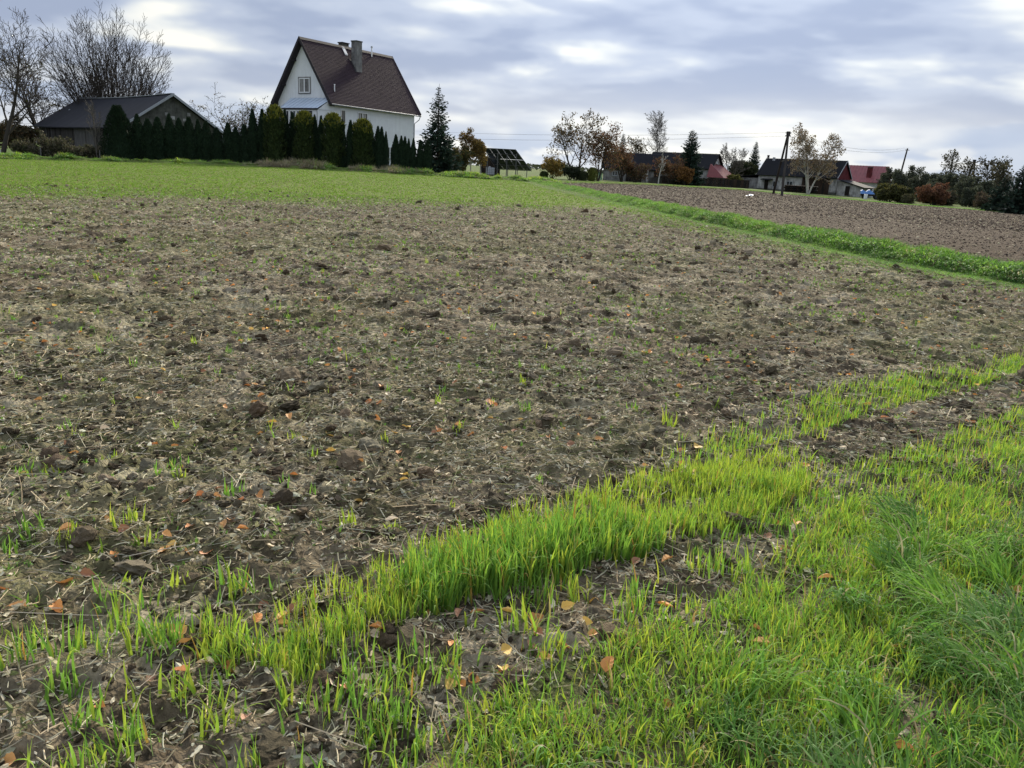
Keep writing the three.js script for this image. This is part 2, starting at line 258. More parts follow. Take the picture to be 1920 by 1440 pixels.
// a casement in a wall: frame, panes and mullions; local x along the wall, y up, +z out of the wall
function casement(parent, x, y, z, turn, w, h, leaves, frameMat, label, curtain) {
  const f = new THREE.Group(); f.name = 'window'; f.position.set(x, y, z); f.rotation.y = turn; parent.add(f); if (label) f.userData.label = label;
  const b = 0.085;
  new MB().box(-w / 2, w / 2, 0, b, -0.05, 0.05).box(-w / 2, w / 2, h - b, h, -0.05, 0.05).box(-w / 2, -w / 2 + b, b, h - b, -0.05, 0.05).box(w / 2 - b, w / 2, b, h - b, -0.05, 0.05).mesh('frame', frameMat, f);
  const pw = (w - 2 * b) / leaves;
  for (let k = 0; k < leaves; k++) {
    const x0 = -w / 2 + b + k * pw;
    if (k) new MB().box(x0 - 0.06, x0 + 0.06, b, h - b, -0.045, 0.045).mesh('mullion', frameMat, f);
    new MB().box(x0 + (k ? 0.06 : 0), x0 + pw - (k < leaves - 1 ? 0.06 : 0), b, h - b, -0.012, 0.0).mesh('pane', M.glass, f);
    if (curtain) { const c = new MB(); const s = k ? 1 : -1, m = x0 + pw / 2; for (let q = 0; q < 6; q++) { const t0 = q / 6, t1 = (q + 1) / 6, hw = t => 0.012 + 0.05 * t * t; c.quad([m - s * 0.02 - hw(t0) * 0.6, b + t0 * (h - 2 * b), 0.006], [m + s * 0.1 + hw(t0) * 0.3 - t0 * 0.05, b + t0 * (h - 2 * b), 0.006], [m + s * 0.1 + hw(t1) * 0.3 - t1 * 0.05, b + t1 * (h - 2 * b), 0.006], [m - s * 0.02 - hw(t1) * 0.6, b + t1 * (h - 2 * b), 0.006]); } c.mesh('curtain', M.curtain, f); }
  }
  new MB().box(-w / 2 - 0.08, w / 2 + 0.08, -0.06, -0.003, -0.04, 0.14).mesh('sill', M.greyTrim, f);
  return f;
}
// pitched roof slab with stepped courses: local x along the ridge from x0 to x1, down from (ry, rz) to (ey, ez)
function courses(x0, x1, ry, rz, ey, ez, n, step, thick) {
  const pts = [], dy = ey - ry, dz = ez - rz, len = Math.hypot(dy, dz), ny = Math.abs(dz) / len, nz = Math.sign(dz) * Math.abs(dy) / len;
  for (let k = 0; k < n; k++) { const a = k / n, b = (k + 1) / n; pts.push([rz + dz * a, ry + dy * a]); pts.push([rz + dz * b + nz * step, ry + dy * b + ny * step]); }
  pts.push([ez - nz * thick, ey - ny * thick]); pts.push([rz - nz * thick * 0, ry - thick / ny]);
  return new MB().prism('x', pts, x0, x1);
}
{ // ---- the white house: local x along the ridge away from the gable, z = 0 at the near eave, the far eave at -8.8
  const X = -19.57, Z = -83.29, gy = groundY(-20, -86), he = 6.82 - gy, hr = 13.16 - gy;
  const t = thing('house', 'tall white house with steep dark brown roof behind the thuja hedge', 'house', [X * 1.05, 1.6 + (gy - 1.6) * 1.05, Z * 1.05], 1.0094); t.scale.setScalar(1.05);
  const s = (hr - he) / 4.4, wy = he + 0.42 * s - 0.16, z0 = -0.42, z1 = -8.38, x0 = 0.6, x1 = 13.45;
  const wall = new MB(); // gable walls with their points, and the long walls
  wall.prism('x', [[z1, 0], [z0, 0], [z0, wy], [-4.4, hr - 0.3], [z1, wy]], x0, x1).mesh('wall', M.plaster, t);
  new MB().box(x0 - 0.03, x1 + 0.03, -0.4, 0.7, z1 - 0.03, z0 + 0.03).mesh('plinth', M.greyPlaster, t);
  const near = courses(0, 14.07, hr, -4.4, he, 0, 44, 0.028, 0.16).mesh('roof', M.shingle, t); near.userData.label = 'dark brown shingle roof in narrow courses';
  courses(0, 14.07, hr, -4.4, he, -8.8, 44, 0.028, 0.16).mesh('roof', M.shingle, t);
  new MB().prism('x', [[-4.62, hr - 0.2], [-4.4, hr + 0.07], [-4.18, hr - 0.2]], -0.02, 14.09).mesh('ridge_cap', M.darkTrim, t);
  for (const q of [0, 1]) { // bargeboards and dark boarded soffits of both gable ends
    const a = q ? 14.07 : -0.06, b = q ? 14.13 : 0;
    for (const sd of [0, -8.8]) {
      const e = sd ? -8.8 : 0, w = sd ? -1 : 1;
      new MB().prism('x', [[e + w * 0.05, he - 0.12], [e + w * 0.05, he + 0.1], [-4.4, hr + 0.1], [-4.4, hr - 0.3], [e - w * 0.16, he - 0.2]], a, b).mesh('bargeboard', M.darkTrim, t);
      const k0 = q ? x1 + 0.004 : 0.004, k1 = q ? 14.066 : x0 - 0.004;
      new MB().prism('x', [[e - w * 0.1, he - 0.13], [-4.4 - w * -0.004, hr - 0.24], [-4.4 - w * -0.004, hr - 0.31], [e - w * 0.14, he - 0.2]], k0, k1).mesh('soffit', M.darkTrim, t);
    }
  }
  for (const y of [0.35, 0.72]) new MB().bar([0.02, he + 4.4 * s * y - 0.32, -8.8 + 4.4 * y + 0.05], [0.6, he + 4.4 * s * y - 0.32, -8.8 + 4.4 * y + 0.05], 0.14, 0.2).mesh('rafter_end', M.darkTrim, t);
  const gut = (z) => { const m = new MB(); m.tube([V3(0.02, he - 0.06, z), V3(14.05, he - 0.14, z)], [0.075, 0.075], 8); return m.mesh('gutter', M.zinc, t); };
  gut(0.08); gut(-8.88);
  new MB().tube([V3(13.9, he - 0.2, 0.08), V3(13.8, he - 0.55, 0.0), V3(13.42, he - 1.0, -0.36), V3(13.4, 0.2, -0.36)], [0.05, 0.05, 0.05, 0.05], 7).mesh('downpipe', M.zinc, t);
  casement(t, x0 - 0.02, 7.92 - gy, -4.37, -Math.PI / 2, 1.55, 1.42, 2, M.whiteTrim, 'white two-leaf attic window in the gable', true);
  new MB().box(x0 - 0.03, x0 - 0.004, 7.8 - gy, 9.46 - gy, -5.3, -3.44).mesh('window_surround', M.greyPlaster, t);
  casement(t, 2.08, 5.0 - gy, z0 + 0.02, 0, 0.72, 1.4, 1, M.whiteTrim);
  casement(t, 4.96, 4.95 - gy, z0 + 0.02, 0, 1.5, 1.4, 2, M.whiteTrim, null, true);
  casement(t, 9.3, 1.9 - gy, z0 + 0.02, 0, 1.5, 1.2, 2, M.whiteTrim);
  { // porch with a shallow pale blue sheet roof, hipped at its far end
    const px = -1.45, pa = z0 + 0.003, pb = -6.0, eave = 6.24 - gy, top = 7.42 - gy;
    const p = new MB().prism('x', [[pb, 0], [pa, 0], [pa, eave - 0.12], [pb, eave - 0.12]], px, x0 - 0.004).mesh('porch_wall', M.plaster, t);
    const r = new MB().color([1, 1, 1]);
    r.quad([px - 0.12, eave, pa + 0.06], [x0 - 0.03, top, pa + 0.06], [x0 - 0.03, top, pb - 0.4], [px - 0.12, eave, pb + 0.6]);
    r.tri([px - 0.12, eave, pb + 0.6], [x0 - 0.03, top, pb - 0.4], [x0 - 0.03, eave + 0.25, pb - 2.1]);
    r.quad([px - 0.12, eave - 0.05, pa + 0.06], [x0 - 0.03, eave - 0.05, pa + 0.06], [x0 - 0.03, eave - 0.05, pb], [px - 0.12, eave - 0.05, pb]);
    const pr = r.mesh('porch_roof', M.porchRoof, t); pr.userData.label = 'pale blue sheet metal porch roof';
    for (let k = 0; k < 9; k++) { const z = pa - 0.3 - k * 0.62; new MB().bar([px - 0.12, eave + 0.02, z], [x0 - 0.05, top + 0.02, z], 0.03, 0.03).mesh('seam', M.porchRoof, pr); }
    new MB().prism('z', [[px, eave - 0.12], [x0 - 0.01, eave - 0.12], [x0 - 0.01, top - 0.05]], pa - 0.02, pa + 0.02).mesh('porch_wall', M.plaster, t);
    new MB().box(px - 0.16, px - 0.08, eave - 0.1, eave + 0.02, pb + 0.6, pa + 0.08).mesh('porch_fascia', M.darkTrim, t);
    for (const z of [-4.9, -3.9, -2.9]) casement(t, px - 0.02, eave - 1.5, z, -Math.PI / 2, 0.92, 1.3, 2, M.whiteTrim);
    const d = casement(t, px - 0.02, eave - 0.75, -1.6, -Math.PI / 2, 0.85, 0.5, 1, M.darkTrim);
    new MB().tube([V3(px - 0.06, eave - 0.1, pa), V3(px - 0.06, 0.1, pa)], [0.035, 0.035], 6).mesh('downpipe', M.zinc, t);
  }
  const slopeY = z => he - z * s;
  { const c = new MB().box(6.35, 7.2, slopeY(-2.55) - 0.4, 13.62 - gy, -3.35, -2.6).mesh('chimney', M.greyPlaster, t); new MB().box(6.3, 7.25, 13.63 - gy, 13.74 - gy, -3.4, -2.55).mesh('chimney_cap', M.concrete, c);
    new MB().prism('x', [[-2.52, slopeY(-2.52) - 0.1], [-2.52, slopeY(-2.52) + 0.12], [-3.5, slopeY(-3.5) + 0.12], [-3.5, slopeY(-3.5) - 0.1]], 6.1, 6.345).mesh('flashing', M.darkTrim, c); }
  { const c = new MB().box(6.4, 7.4, hr - 1.2, 13.55 - gy, -5.3, -4.75).mesh('chimney', M.concrete, t); new MB().box(6.33, 7.47, 13.56 - gy, 13.66 - gy, -5.38, -4.67).mesh('chimney_cap', M.darkTrim, c); }
  { const z = -3.95, y = slopeY(z); const f = new MB().prism('x', [[z - 0.3, slopeY(z - 0.3) + 0.02], [z - 0.34, slopeY(z - 0.3) + 0.16], [z + 0.16, slopeY(z + 0.2) + 0.16], [z + 0.2, slopeY(z + 0.2) + 0.02]], 5.85, 6.25).mesh('roof_hatch', M.whiteTrim, t); }
  { const v = new MB().tube([V3(10.3, slopeY(-4.08) - 0.1, -4.08), V3(10.3, 13.62 - gy, -4.08)], [0.075, 0.075], 8).mesh('vent_pipe', M.whiteTrim, t); new MB().tube([V3(10.3, 13.62 - gy, -4.08), V3(10.3, 13.76 - gy, -4.08)], [0.13, 0.1], 8).mesh('cowl', M.greyTrim, v); }
  { const v = new MB().tube([V3(1.4, slopeY(-0.91) - 0.1, -0.91), V3(1.4, slopeY(-0.91) + 0.62, -0.91)], [0.055, 0.055], 7).mesh('vent_pipe', M.whiteTrim, t); new MB().tube([V3(1.4, slopeY(-0.91) + 0.62, -0.91), V3(1.4, slopeY(-0.91) + 0.68, -0.91)], [0.085, 0.07], 7).mesh('cowl', M.whiteTrim, v); }
}
{ // ---- the old barn: local x along the ridge towards its near gable, the long wall at z = 0 faces the field
  const X = -60.1, Z = -100.4, gy = groundY(-50, -93), L = 25.7, w = 11.3, he = 3.5 - gy, hr = 7.2 - gy, r = rng(21);
  const t = thing('barn', 'long low barn with dark felt roof and grey boards behind the bare trees', 'barn', [X, gy, Z], -0.7408);
  const s = (hr - he) / (w / 2);
  // roof slopes, slightly sagging along the ridge
  const sag = x => -0.16 * Math.sin(Math.PI * clamp(x / L)) ;
  for (const sd of [0, 1]) {
    const m = new MB(), N = 24; let prev = null;
    for (let k = 0; k <= N; k++) { const x = -0.5 + (L + 1) * k / N, dy = sag(x) + 0.03 * (vnoise(k * 0.9, 3 + sd) - 0.5), e = sd ? -w : 0; const top = m.v(x, hr + dy, -w / 2), bot = m.v(x, he + dy * 0.4 + 0.04 * (vnoise(k * 1.7, 9) - 0.5), e), top2 = m.v(x, hr + dy - 0.12, -w / 2), bot2 = m.v(x, he + dy * 0.4 - 0.12, e); const cur = [top, bot, bot2, top2]; if (prev) for (let q = 0; q < 4; q++) { const n = (q + 1) % 4; m.i.push(prev[q], prev[n], cur[n], prev[q], cur[n], cur[q]); } else m.i.push(top, bot, bot2, top, bot2, top2); prev = cur; }
    m.i.push(prev[0], prev[2], prev[1], prev[0], prev[3], prev[2]);
    const g = m.geometry(); const roof = new THREE.Mesh(g.toNonIndexed(), M.bitumen); roof.geometry.computeVertexNormals(); roof.name = 'roof'; roof.castShadow = roof.receiveShadow = true; t.add(roof);
    if (!sd) for (let k = 0; k < 9; k++) { const x0 = 0.4 + r() * (L - 2), y0 = 0.1 + r() * 0.7, ww = 0.12 + r() * 0.3; new MB().quad([x0, he + (hr - he) * y0 + 0.03 + sag(x0), -w / 2 * y0], [x0 + ww, he + (hr - he) * y0 + 0.03 + sag(x0), -w / 2 * y0], [x0 + ww, he + (hr - he) * (y0 + 0.03) + 0.035 + sag(x0), -w / 2 * (y0 + 0.03)], [x0, he + (hr - he) * (y0 + 0.03) + 0.035 + sag(x0), -w / 2 * (y0 + 0.03)]).mesh('patch', M.greyTrim, roof); }
  }
  for (let k = 0; k < 12; k++) { const x = -0.5 + (L + 1) * k / 12, x2 = x + (L + 1) / 12 - 0.01; new MB().bar([x, hr + sag(x) + 0.03, -w / 2], [x2, hr + sag(x2) + 0.03, -w / 2], 0.34, 0.06).mesh('ridge_board', M.greyTrim, t); }
  // boards of the long wall, one by one
  const n = 72, bw = (L - 0.6) / n;
  for (let k = 0; k < n; k++) { const x = 0.3 + k * bw, g = (k % 7 === 3 ? 0.03 : 0.008) + r() * 0.012, pale = (k > 33 && k < 50 && r() < 0.7) || r() < 0.1; new MB().box(x + g, x + bw - g, -0.05 + r() * 0.12, he - 0.1, -0.52 + r() * 0.02, -0.48 + r() * 0.02).mesh('plank', pale ? M.palePlanks : r() < 0.25 ? M.darkPlanks : M.planks, t); }
  new MB().box(0.25, L - 0.05, 0, he - 0.12, -0.62, -0.54).mesh('wall', M.darkPlanks, t);
  new MB().box(0.2, 0.3, 0, he - 0.12, -w + 0.4, -0.5).mesh('wall', M.darkPlanks, t);
  new MB().box(0.2, L - 0.05, 0, he - 0.12, -w + 0.4, -w + 0.5).mesh('wall', M.planks, t);
  const gw = new MB().prism('x', [[-w + 0.35, 0], [-0.45, 0], [-0.45, he + 0.02], [-w / 2, hr - 0.16], [-w + 0.35, he + 0.02]], L - 0.3, L).mesh('gable_wall', M.concrete, t); gw.userData.label = 'weathered grey gable wall with pale patches';
  for (const [z, y, a, b] of [[-4.9, he + 1.5, 0.32, 0.3], [-7.3, he + 1.6, 0.34, 0.34], [-5.3, he + 1.15, 0.6, 0.32], [-6.8, he + 1.05, 0.55, 0.26]]) new MB().box(L + 0.003, L + 0.02, y, y + b, z - a, z).mesh('patch', M.dirtyPlaster, gw);
  for (const e of [0, -w]) new MB().prism('x', [[e, he - 0.16], [e, he + 0.1], [-w / 2, hr + 0.06], [-w / 2, hr - 0.22]], L + 0.5, L + 0.56).mesh('bargeboard', M.greyTrim, t);
  new MB().tube([V3(L - 1.5, hr - 1.3, -6.4), V3(L - 1.5, hr + 0.15, -6.4)], [0.07, 0.07], 7).mesh('stove_pipe', M.darkTrim, t);
}
{ // ---- solar table on posts, seen from behind
  const gy = groundY(-2, -111), t = thing('solar_array', 'tilted table of solar panels on posts beside the white house garden', 'solar array', [-2, gy, -111], 0);
  const P = (a, b, o = 0) => { const hi = [lerp(-3.57, 0.86, a), 3.62, lerp(1.1, 1.0, a)], lo = [lerp(-1.6, 3.18, a), 0.95, lerp(-1.95, -2.0, a)]; return [lerp(hi[0], lo[0], b) + o * 0.3, lerp(hi[1], lo[1], b) + o * 0.55, lerp(hi[2], lo[2], b) - o * 0.75]; };
  const nx = 5;
  for (let i = 0; i < nx; i++) for (let j = 0; j < 2; j++) { const a0 = i / nx + 0.006, a1 = (i + 1) / nx - 0.006, b0 = j / 2 + 0.012, b1 = (j + 1) / 2 - 0.012; const m = new MB(); const q = [P(a0, b0), P(a1, b0), P(a1, b1), P(a0, b1)], u = [P(a0, b0, 0.05), P(a1, b0, 0.05), P(a1, b1, 0.05), P(a0, b1, 0.05)]; m.quad(...q); m.quad(...[...u].reverse()); for (let k = 0; k < 4; k++) m.quad(q[k], u[k], u[(k + 1) % 4], q[(k + 1) % 4]); m.mesh('panel', M.solar, t); }
  for (const b of [0.0, 0.24, 0.5, 0.76, 0.995]) new MB().bar(P(-0.005, b, -0.06), P(1.005, b, -0.06), 0.07, 0.07).mesh('rail', M.steel, t);
  for (let i = 0; i <= nx; i++) new MB().bar(P(i / nx, 0, -0.13), P(i / nx, 1, -0.13), 0.05, 0.05).mesh('rafter', M.steel, t);
  for (const a of [0.1, 0.4, 0.68, 0.96]) { const f = P(a, 0.16, -0.2), b = P(a, 0.82, -0.2); new MB().box(f[0] - 0.06, f[0] + 0.06, -0.2, f[1], f[2] - 0.06, f[2] + 0.06).mesh('post', M.steel, t); new MB().box(b[0] - 0.05, b[0] + 0.05, -0.2, b[1], b[2] - 0.05, b[2] + 0.05).mesh('post', M.steel, t); }
}
{ const gy = groundY(-4, -114), t = thing('garden_shed', 'dark wooden lean-to shed behind the water tote', 'shed', [-4.6, gy, -113.2], 0.05); // planks
  for (let k = 0; k < 14; k++) new MB().box(-1.4 + k * 0.2, -1.4 + k * 0.2 + 0.185, 0, 2.5 - k * 0.012, 0, 0.03).mesh('plank', k % 3 ? M.darkPlanks : M.brownPlanks, t);
  new MB().box(-1.38, 1.38, 0, 2.3, -2.2, -0.02).mesh('wall', M.darkPlanks, t);
  new MB().prism('z', [[-1.6, 2.55], [1.6, 2.35], [1.6, 2.45], [-1.6, 2.65]], -2.4, 0.25).mesh('roof', M.bitumen, t); }
{ const p = [-4.5, groundY(-4.5, -111.6), -111.6], t = thing('water_tote', 'white plastic water tote in a wire cage under the birch', 'water tank', p, 0.1);
  new MB().box(-0.6, 0.6, 0.0, 0.14, -0.5, 0.5).mesh('pallet', M.palePlanks, t); new MB().box(-0.55, 0.55, 0.15, 1.12, -0.46, 0.46).mesh('tank', M.tote, t);
  for (const y of [0.2, 0.42, 0.64, 0.86, 1.08]) for (const z of [-0.49, 0.49]) new MB().bar([-0.58, y, z], [0.58, y, z], 0.025).mesh('cage_bar', M.steel, t);
  for (let k = 0; k < 6; k++) for (const z of [-0.515, 0.515]) new MB().bar([-0.58 + k * 0.232, 0.14, z], [-0.58 + k * 0.232, 1.16, z], 0.025).mesh('cage_bar', M.steel, t);
  new MB().tube([V3(-0.1, 1.12, 0), V3(-0.1, 1.2, 0)], [0.12, 0.12], 10).mesh('lid', M.whitePlastic, t); }
{ // ---- long outbuilding in the middle distance
  const gy = groundY(20, -146), t = thing('outbuilding', 'long low outbuilding with dark roof and grey walls behind rust-coloured trees', 'outbuilding', [14.4, gy, -147], -0.14);
  new MB().box(0, 11.5, 0, 2.3, -5.5, 0).mesh('wall', M.greyPlaster, t);
  courses(-0.4, 11.9, 5.0, -2.75, 2.15, 0.45, 14, 0.03, 0.12).mesh('roof', M.bitumen, t); courses(-0.4, 11.9, 5.0, -2.75, 2.15, -5.95, 14, 0.03, 0.12).mesh('roof', M.bitumen, t);
  for (const x of [0.05, 11.25]) new MB().prism('x', [[-5.4, 2.3], [-0.1, 2.3], [-2.75, 4.75]], x, x + 0.2).mesh('gable_wall', M.darkPlanks, t);
  for (let k = 0; k < 5; k++) new MB().box(4.1 + k * 0.56, 4.1 + k * 0.56 + 0.54, 0, 2.05, 0.01, 0.06).mesh('door_board', M.darkPlanks, t);
  new MB().box(9.0, 10.0, 0, 2.0, 0.01, 0.06).mesh('door', M.darkPlanks, t); new MB().box(7.7, 8.0, 0, 2.2, 0.3, 0.6).mesh('post', M.dirtyPlaster, t);
  casement(t, 2.1, 0.9, 0.02, 0, 0.9, 0.8, 2, M.greyTrim);
}
{ // ---- cottage with red skirt roof
  const gy = groundY(33, -152), t = thing('cottage', 'cottage with pale gable above a red lean-to roof behind the spruce', 'house', [22.6, gy, -151.2], -0.55);
  const L = 12.2, w = 6.4, he = 3.1, hr = 5.6;
  new MB().prism('x', [[-w, 0], [0, 0], [0, he], [-w / 2, hr - 0.12], [-w, he]], 0.2, L).mesh('wall', M.dirtyPlaster, t);
  courses(-0.2, L + 0.35, hr, -w / 2, he - 0.2, 0.4, 16, 0.03, 0.1).mesh('roof', M.blackRoof, t); courses(-0.2, L + 0.35, hr, -w / 2, he - 0.2, -w - 0.4, 16, 0.03, 0.1).mesh('roof', M.blackRoof, t);
  { const m = new MB(), a = L + 0.01, b = L + 2.9; m.quad([a, 3.75, 0.2], [a, 3.75, -w + 0.4], [b, 1.5, -w - 0.4], [b, 1.5, 0.7]); m.tri([a, 3.75, 0.2], [b, 1.5, 0.7], [a - 0.2, 1.5, 0.9]); m.tri([a, 3.75, -w + 0.4], [a - 0.2, 1.5, -w - 0.9], [b, 1.5, -w - 0.4]); m.quad([a - 0.2, 1.5, 0.9], [b, 1.5, 0.7], [b, 1.5, -w - 0.4], [a - 0.2, 1.5, -w - 0.9]); const r = m.mesh('skirt_roof', M.redRoof, t); r.userData.label = 'red sheet skirt roof under the gable'; for (let k = 0; k < 9; k++) { const z = 0.1 - k * 0.78; new MB().bar([a + 0.02, 3.77, z], [b, 1.52, z * 1.07 + 0.2], 0.05).mesh('rib', M.redRoof, r); } }
  new MB().box(L + 0.2, L + 2.4, 0, 1.6, -w + 0.2, -0.1).mesh('annex_wall', M.dirtyPlaster, t);
  { const c = new MB().box(6.5, 7.2, hr - 1, hr + 0.55, -3.0, -2.4).mesh('chimney', M.redBoard, t); new MB().box(6.42, 7.28, hr + 0.56, hr + 0.66, -3.08, -2.32).mesh('chimney_cap', M.concrete, c); }
  for (const e of [0.4, -w - 0.4]) new MB().prism('x', [[e, he - 0.3], [e, he - 0.12], [-w / 2, hr + 0.08], [-w / 2, hr - 0.16]], L + 0.36, L + 0.42).mesh('bargeboard', M.darkPlanks, t);
  casement(t, L + 0.02, 3.95, -3.2, Math.PI / 2, 0.9, 0.7, 2, M.whiteTrim);
}
{ // ---- farmhouse with black roof and red gable
  const X = 40.95, Z = -143.99, gy = groundY(47, -135), L = 14.5, w = 6, he = 2.54 - gy, hr = 5.42 - gy;
  const t = thing('farmhouse', 'low white farmhouse with black roof and red boarded gable behind the leaning poles', 'house', [X, gy, Z], -0.8821 + 0.12);
  new MB().box(0.3, L - 0.3, -0.4, he - 0.08, -w + 0.35, -0.4).mesh('wall', M.dirtyPlaster, t);
  new MB().box(0.26, L - 0.26, -0.5, 0.35, -w + 0.31, -0.36).mesh('plinth', M.concrete, t);
  courses(0, L, hr, -w / 2, he - 0.03, 0, 16, 0.03, 0.1).mesh('roof', M.blackRoof, t); courses(0, L, hr, -w / 2, he - 0.03, -w, 16, 0.03, 0.1).mesh('roof', M.blackRoof, t);
  const gb = 14, z0 = -w + 0.3, bwid = (w - 0.6) / gb; for (const [a, b] of [[L - 0.3, L - 0.24], [0.24, 0.3]]) for (let k = 0; k < gb; k++) { const za = z0 + k * bwid, zb = za + bwid - 0.02, hh = z => he - 0.1 + (w / 2 - Math.abs(z + w / 2)) * (hr - he) / (w / 2) - 0.06; new MB().prism('x', [[za, he - 0.2], [zb, he - 0.2], [zb, hh(zb)], [za, hh(za)]], a, b).mesh('gable_board', M.redBoard, t); }
  new MB().prism('x', [[-w + 0.35, he - 0.1], [-0.35, he - 0.1], [-w / 2, hr - 0.2]], 0.32, L - 0.32).mesh('attic', M.dark, t);
  for (const e of [0.0, -w]) new MB().prism('x', [[e, he - 0.16], [e, he + 0.06], [-w / 2, hr + 0.06], [-w / 2, hr - 0.16]], L + 0.0, L + 0.06).mesh('bargeboard', M.greyTrim, t);
  casement(t, 6.2, 0.7, -0.38, 0, 1.1, 1.1, 2, M.greyTrim); casement(t, 3.6, 0.7, -0.38, 0, 0.9, 1.0, 2, M.greyTrim);
  new MB().box(1.6, 2.3, 0.1, 1.95, -0.4, -0.34).mesh('door', M.darkPlanks, t); new MB().prism('x', [[-0.36, 1.95], [0.6, 1.8], [0.6, 1.88], [-0.36, 2.05]], 1.2, 3.1).mesh('door_canopy', M.blackRoof, t);
  // open brown porch under the eaves
  for (let k = 0; k < 12; k++) new MB().box(8.4 + k * 0.4, 8.4 + k * 0.4 + 0.375, -0.3, he - 0.15, -0.36, -0.3).mesh('plank', k % 4 === 1 ? M.darkPlanks : M.brownPlanks, t);
  // grey lean-to at the left end
  new MB().prism('x', [[-w + 0.5, -0.4], [-0.7, -0.4], [-0.7, he - 0.6], [-w + 0.5, he - 0.2]], -3.2, 0.22).mesh('annex_wall', M.greyPlaster, t);
  new MB().prism('z', [[-3.5, he - 0.55], [0.2, he - 0.05], [0.2, he + 0.03], [-3.5, he - 0.46]], -w + 0.3, -0.4).mesh('annex_roof', M.blackRoof, t);
  // pale annex at the right end under a falling roof
  new MB().prism('z', [[L - 0.22, -0.5], [L + 3.9, -0.5], [L + 3.9, 1.35], [L - 0.22, 2.3]], -w + 0.8, -0.9).mesh('annex_wall', M.dirtyPlaster, t);
  new MB().prism('z', [[L + 0.07, 2.35], [L + 4.4, 1.25], [L + 4.4, 1.37], [L + 0.07, 2.47]], -w + 0.5, -0.5).mesh('annex_roof', M.bitumen, t);
  new MB().box(L + 1.2, L + 1.9, 0, 1.5, -0.89, -0.84).mesh('door', M.darkPlanks, t);
}
{ // ---- second house with red sheet roof
  const gy = groundY(60, -146), L = 7.2, w = 6.4, he = 2.75, hr = 5.4;
  const t = thing('farm_building', 'white building with pinkish red sheet roof right of the black-roofed farmhouse', 'house', [57.8, gy, -149.6], -0.62);
  new MB().box(0.3, L - 0.2, -0.5, he - 0.1, -w + 0.4, -0.4).mesh('wall', M.plaster, t);
  new MB().prism('x', [[-w + 0.4, he - 0.12], [-0.4, he - 0.12], [-w / 2, hr - 0.2]], 0.3, L - 0.24).mesh('attic', M.redBoard, t);
  for (let k = 0; k < 12; k++) { const bwid = (w - 0.8) / 12, za = -w + 0.4 + k * bwid, zb = za + bwid - 0.02, hh = z => he - 0.12 + (w / 2 - Math.abs(z + w / 2)) * (hr - he) / (w / 2) - 0.12; new MB().prism('x', [[za, he - 0.2], [zb, he - 0.2], [zb, hh(zb)], [za, hh(za)]], L - 0.23, L - 0.18).mesh('gable_board', M.redBoard, t); }
  for (const e of [0.3, -w - 0.3]) { const r = new MB().prism('x', [[-w / 2, hr], [e, he - 0.28], [e, he - 0.34], [-w / 2, hr - 0.1]], -0.2, L + 0.3).mesh('roof', M.redRoof, t); if (e > 0) for (let k = 0; k < 15; k++) new MB().bar([-0.1 + k * 0.53, hr + 0.02, -w / 2 + 0.03], [-0.1 + k * 0.53, he - 0.26, e], 0.05, 0.04).mesh('rib', M.redRoof, r); }
  { const c = new MB().box(4.4, 5.2, he + 0.2, hr - 0.35, -1.25, -0.65).mesh('chimney', M.redBoard, t); new MB().box(4.33, 5.27, hr - 0.34, hr - 0.24, -1.32, -0.58).mesh('chimney_cap', M.concrete, c); }
}

// ------------------------------------------------------------------ poles, wires, fences and yard things
function aFrame(name, label, a, b, top, r, group) {
  const ga = [a[0], groundY(...a), a[1]], gb = [b[0], groundY(...b), b[1]], cx = (a[0] + b[0]) / 2, cz = (a[1] + b[1]) / 2, gy = Math.min(ga[1], gb[1]);
  const t = thing(name, label, 'utility pole', [cx, gy, cz], 0, group), L = p => V3(p[0] - cx, p[1] - gy, p[2] - cz), T = L(top);
  for (const g of [ga, gb]) { const f = L(g); f.y -= 0.3; const hd = T.clone().add(V3((f.x - T.x) * 0.035, 0, (f.z - T.z) * 0.035)); new MB().tube([f, f.clone().lerp(hd, 0.5), hd], [r * 1.15, r, r * 0.8], 9).mesh('pole', M.poleWood, t); }
  const m1 = L(ga).lerp(T, 0.55), m2 = L(gb).lerp(T, 0.55); new MB().bar(m1.toArray(), m2.toArray(), 0.12).mesh('brace', M.poleWood, t);
  new MB().box(T.x - 0.18, T.x + 0.18, T.y - 0.45, T.y + 0.12, T.z - 0.18, T.z + 0.18).mesh('head', M.darkPlanks, t);
  for (const [k, y] of [[-1, -0.05], [1, -0.05], [-1, -0.4], [1, -0.4]]) new MB().tube([V3(T.x + k * 0.3, T.y + y - 0.08, T.z), V3(T.x + k * 0.3, T.y + y + 0.1, T.z)], [0.05, 0.04], 7).mesh('insulator', M.greyTrim, t);
  return t;
}
const near = aFrame('utility_pole', 'large dark wooden A-frame utility pole at the edge of the ploughed field', [31.8, -103.2], [30.1, -94.3], [31.4, 7.25, -99.1], 0.135);
new MB().box(-0.55, -0.3, 4.0, 4.4, -1.9, -1.65).mesh('lamp_bracket', M.greyTrim, near);
aFrame('utility_pole', 'distant wooden A-frame utility pole rising above the pine wood', [80.3, -149.5], [82.3, -148.9], [81.4, 7.0, -149.2], 0.15);
aFrame('utility_pole', 'tiny far A-frame utility pole left of the black farmhouse roof', [56.2, -191.5], [57.3, -192.2], [56.9, 7.2, -191.9], 0.16);
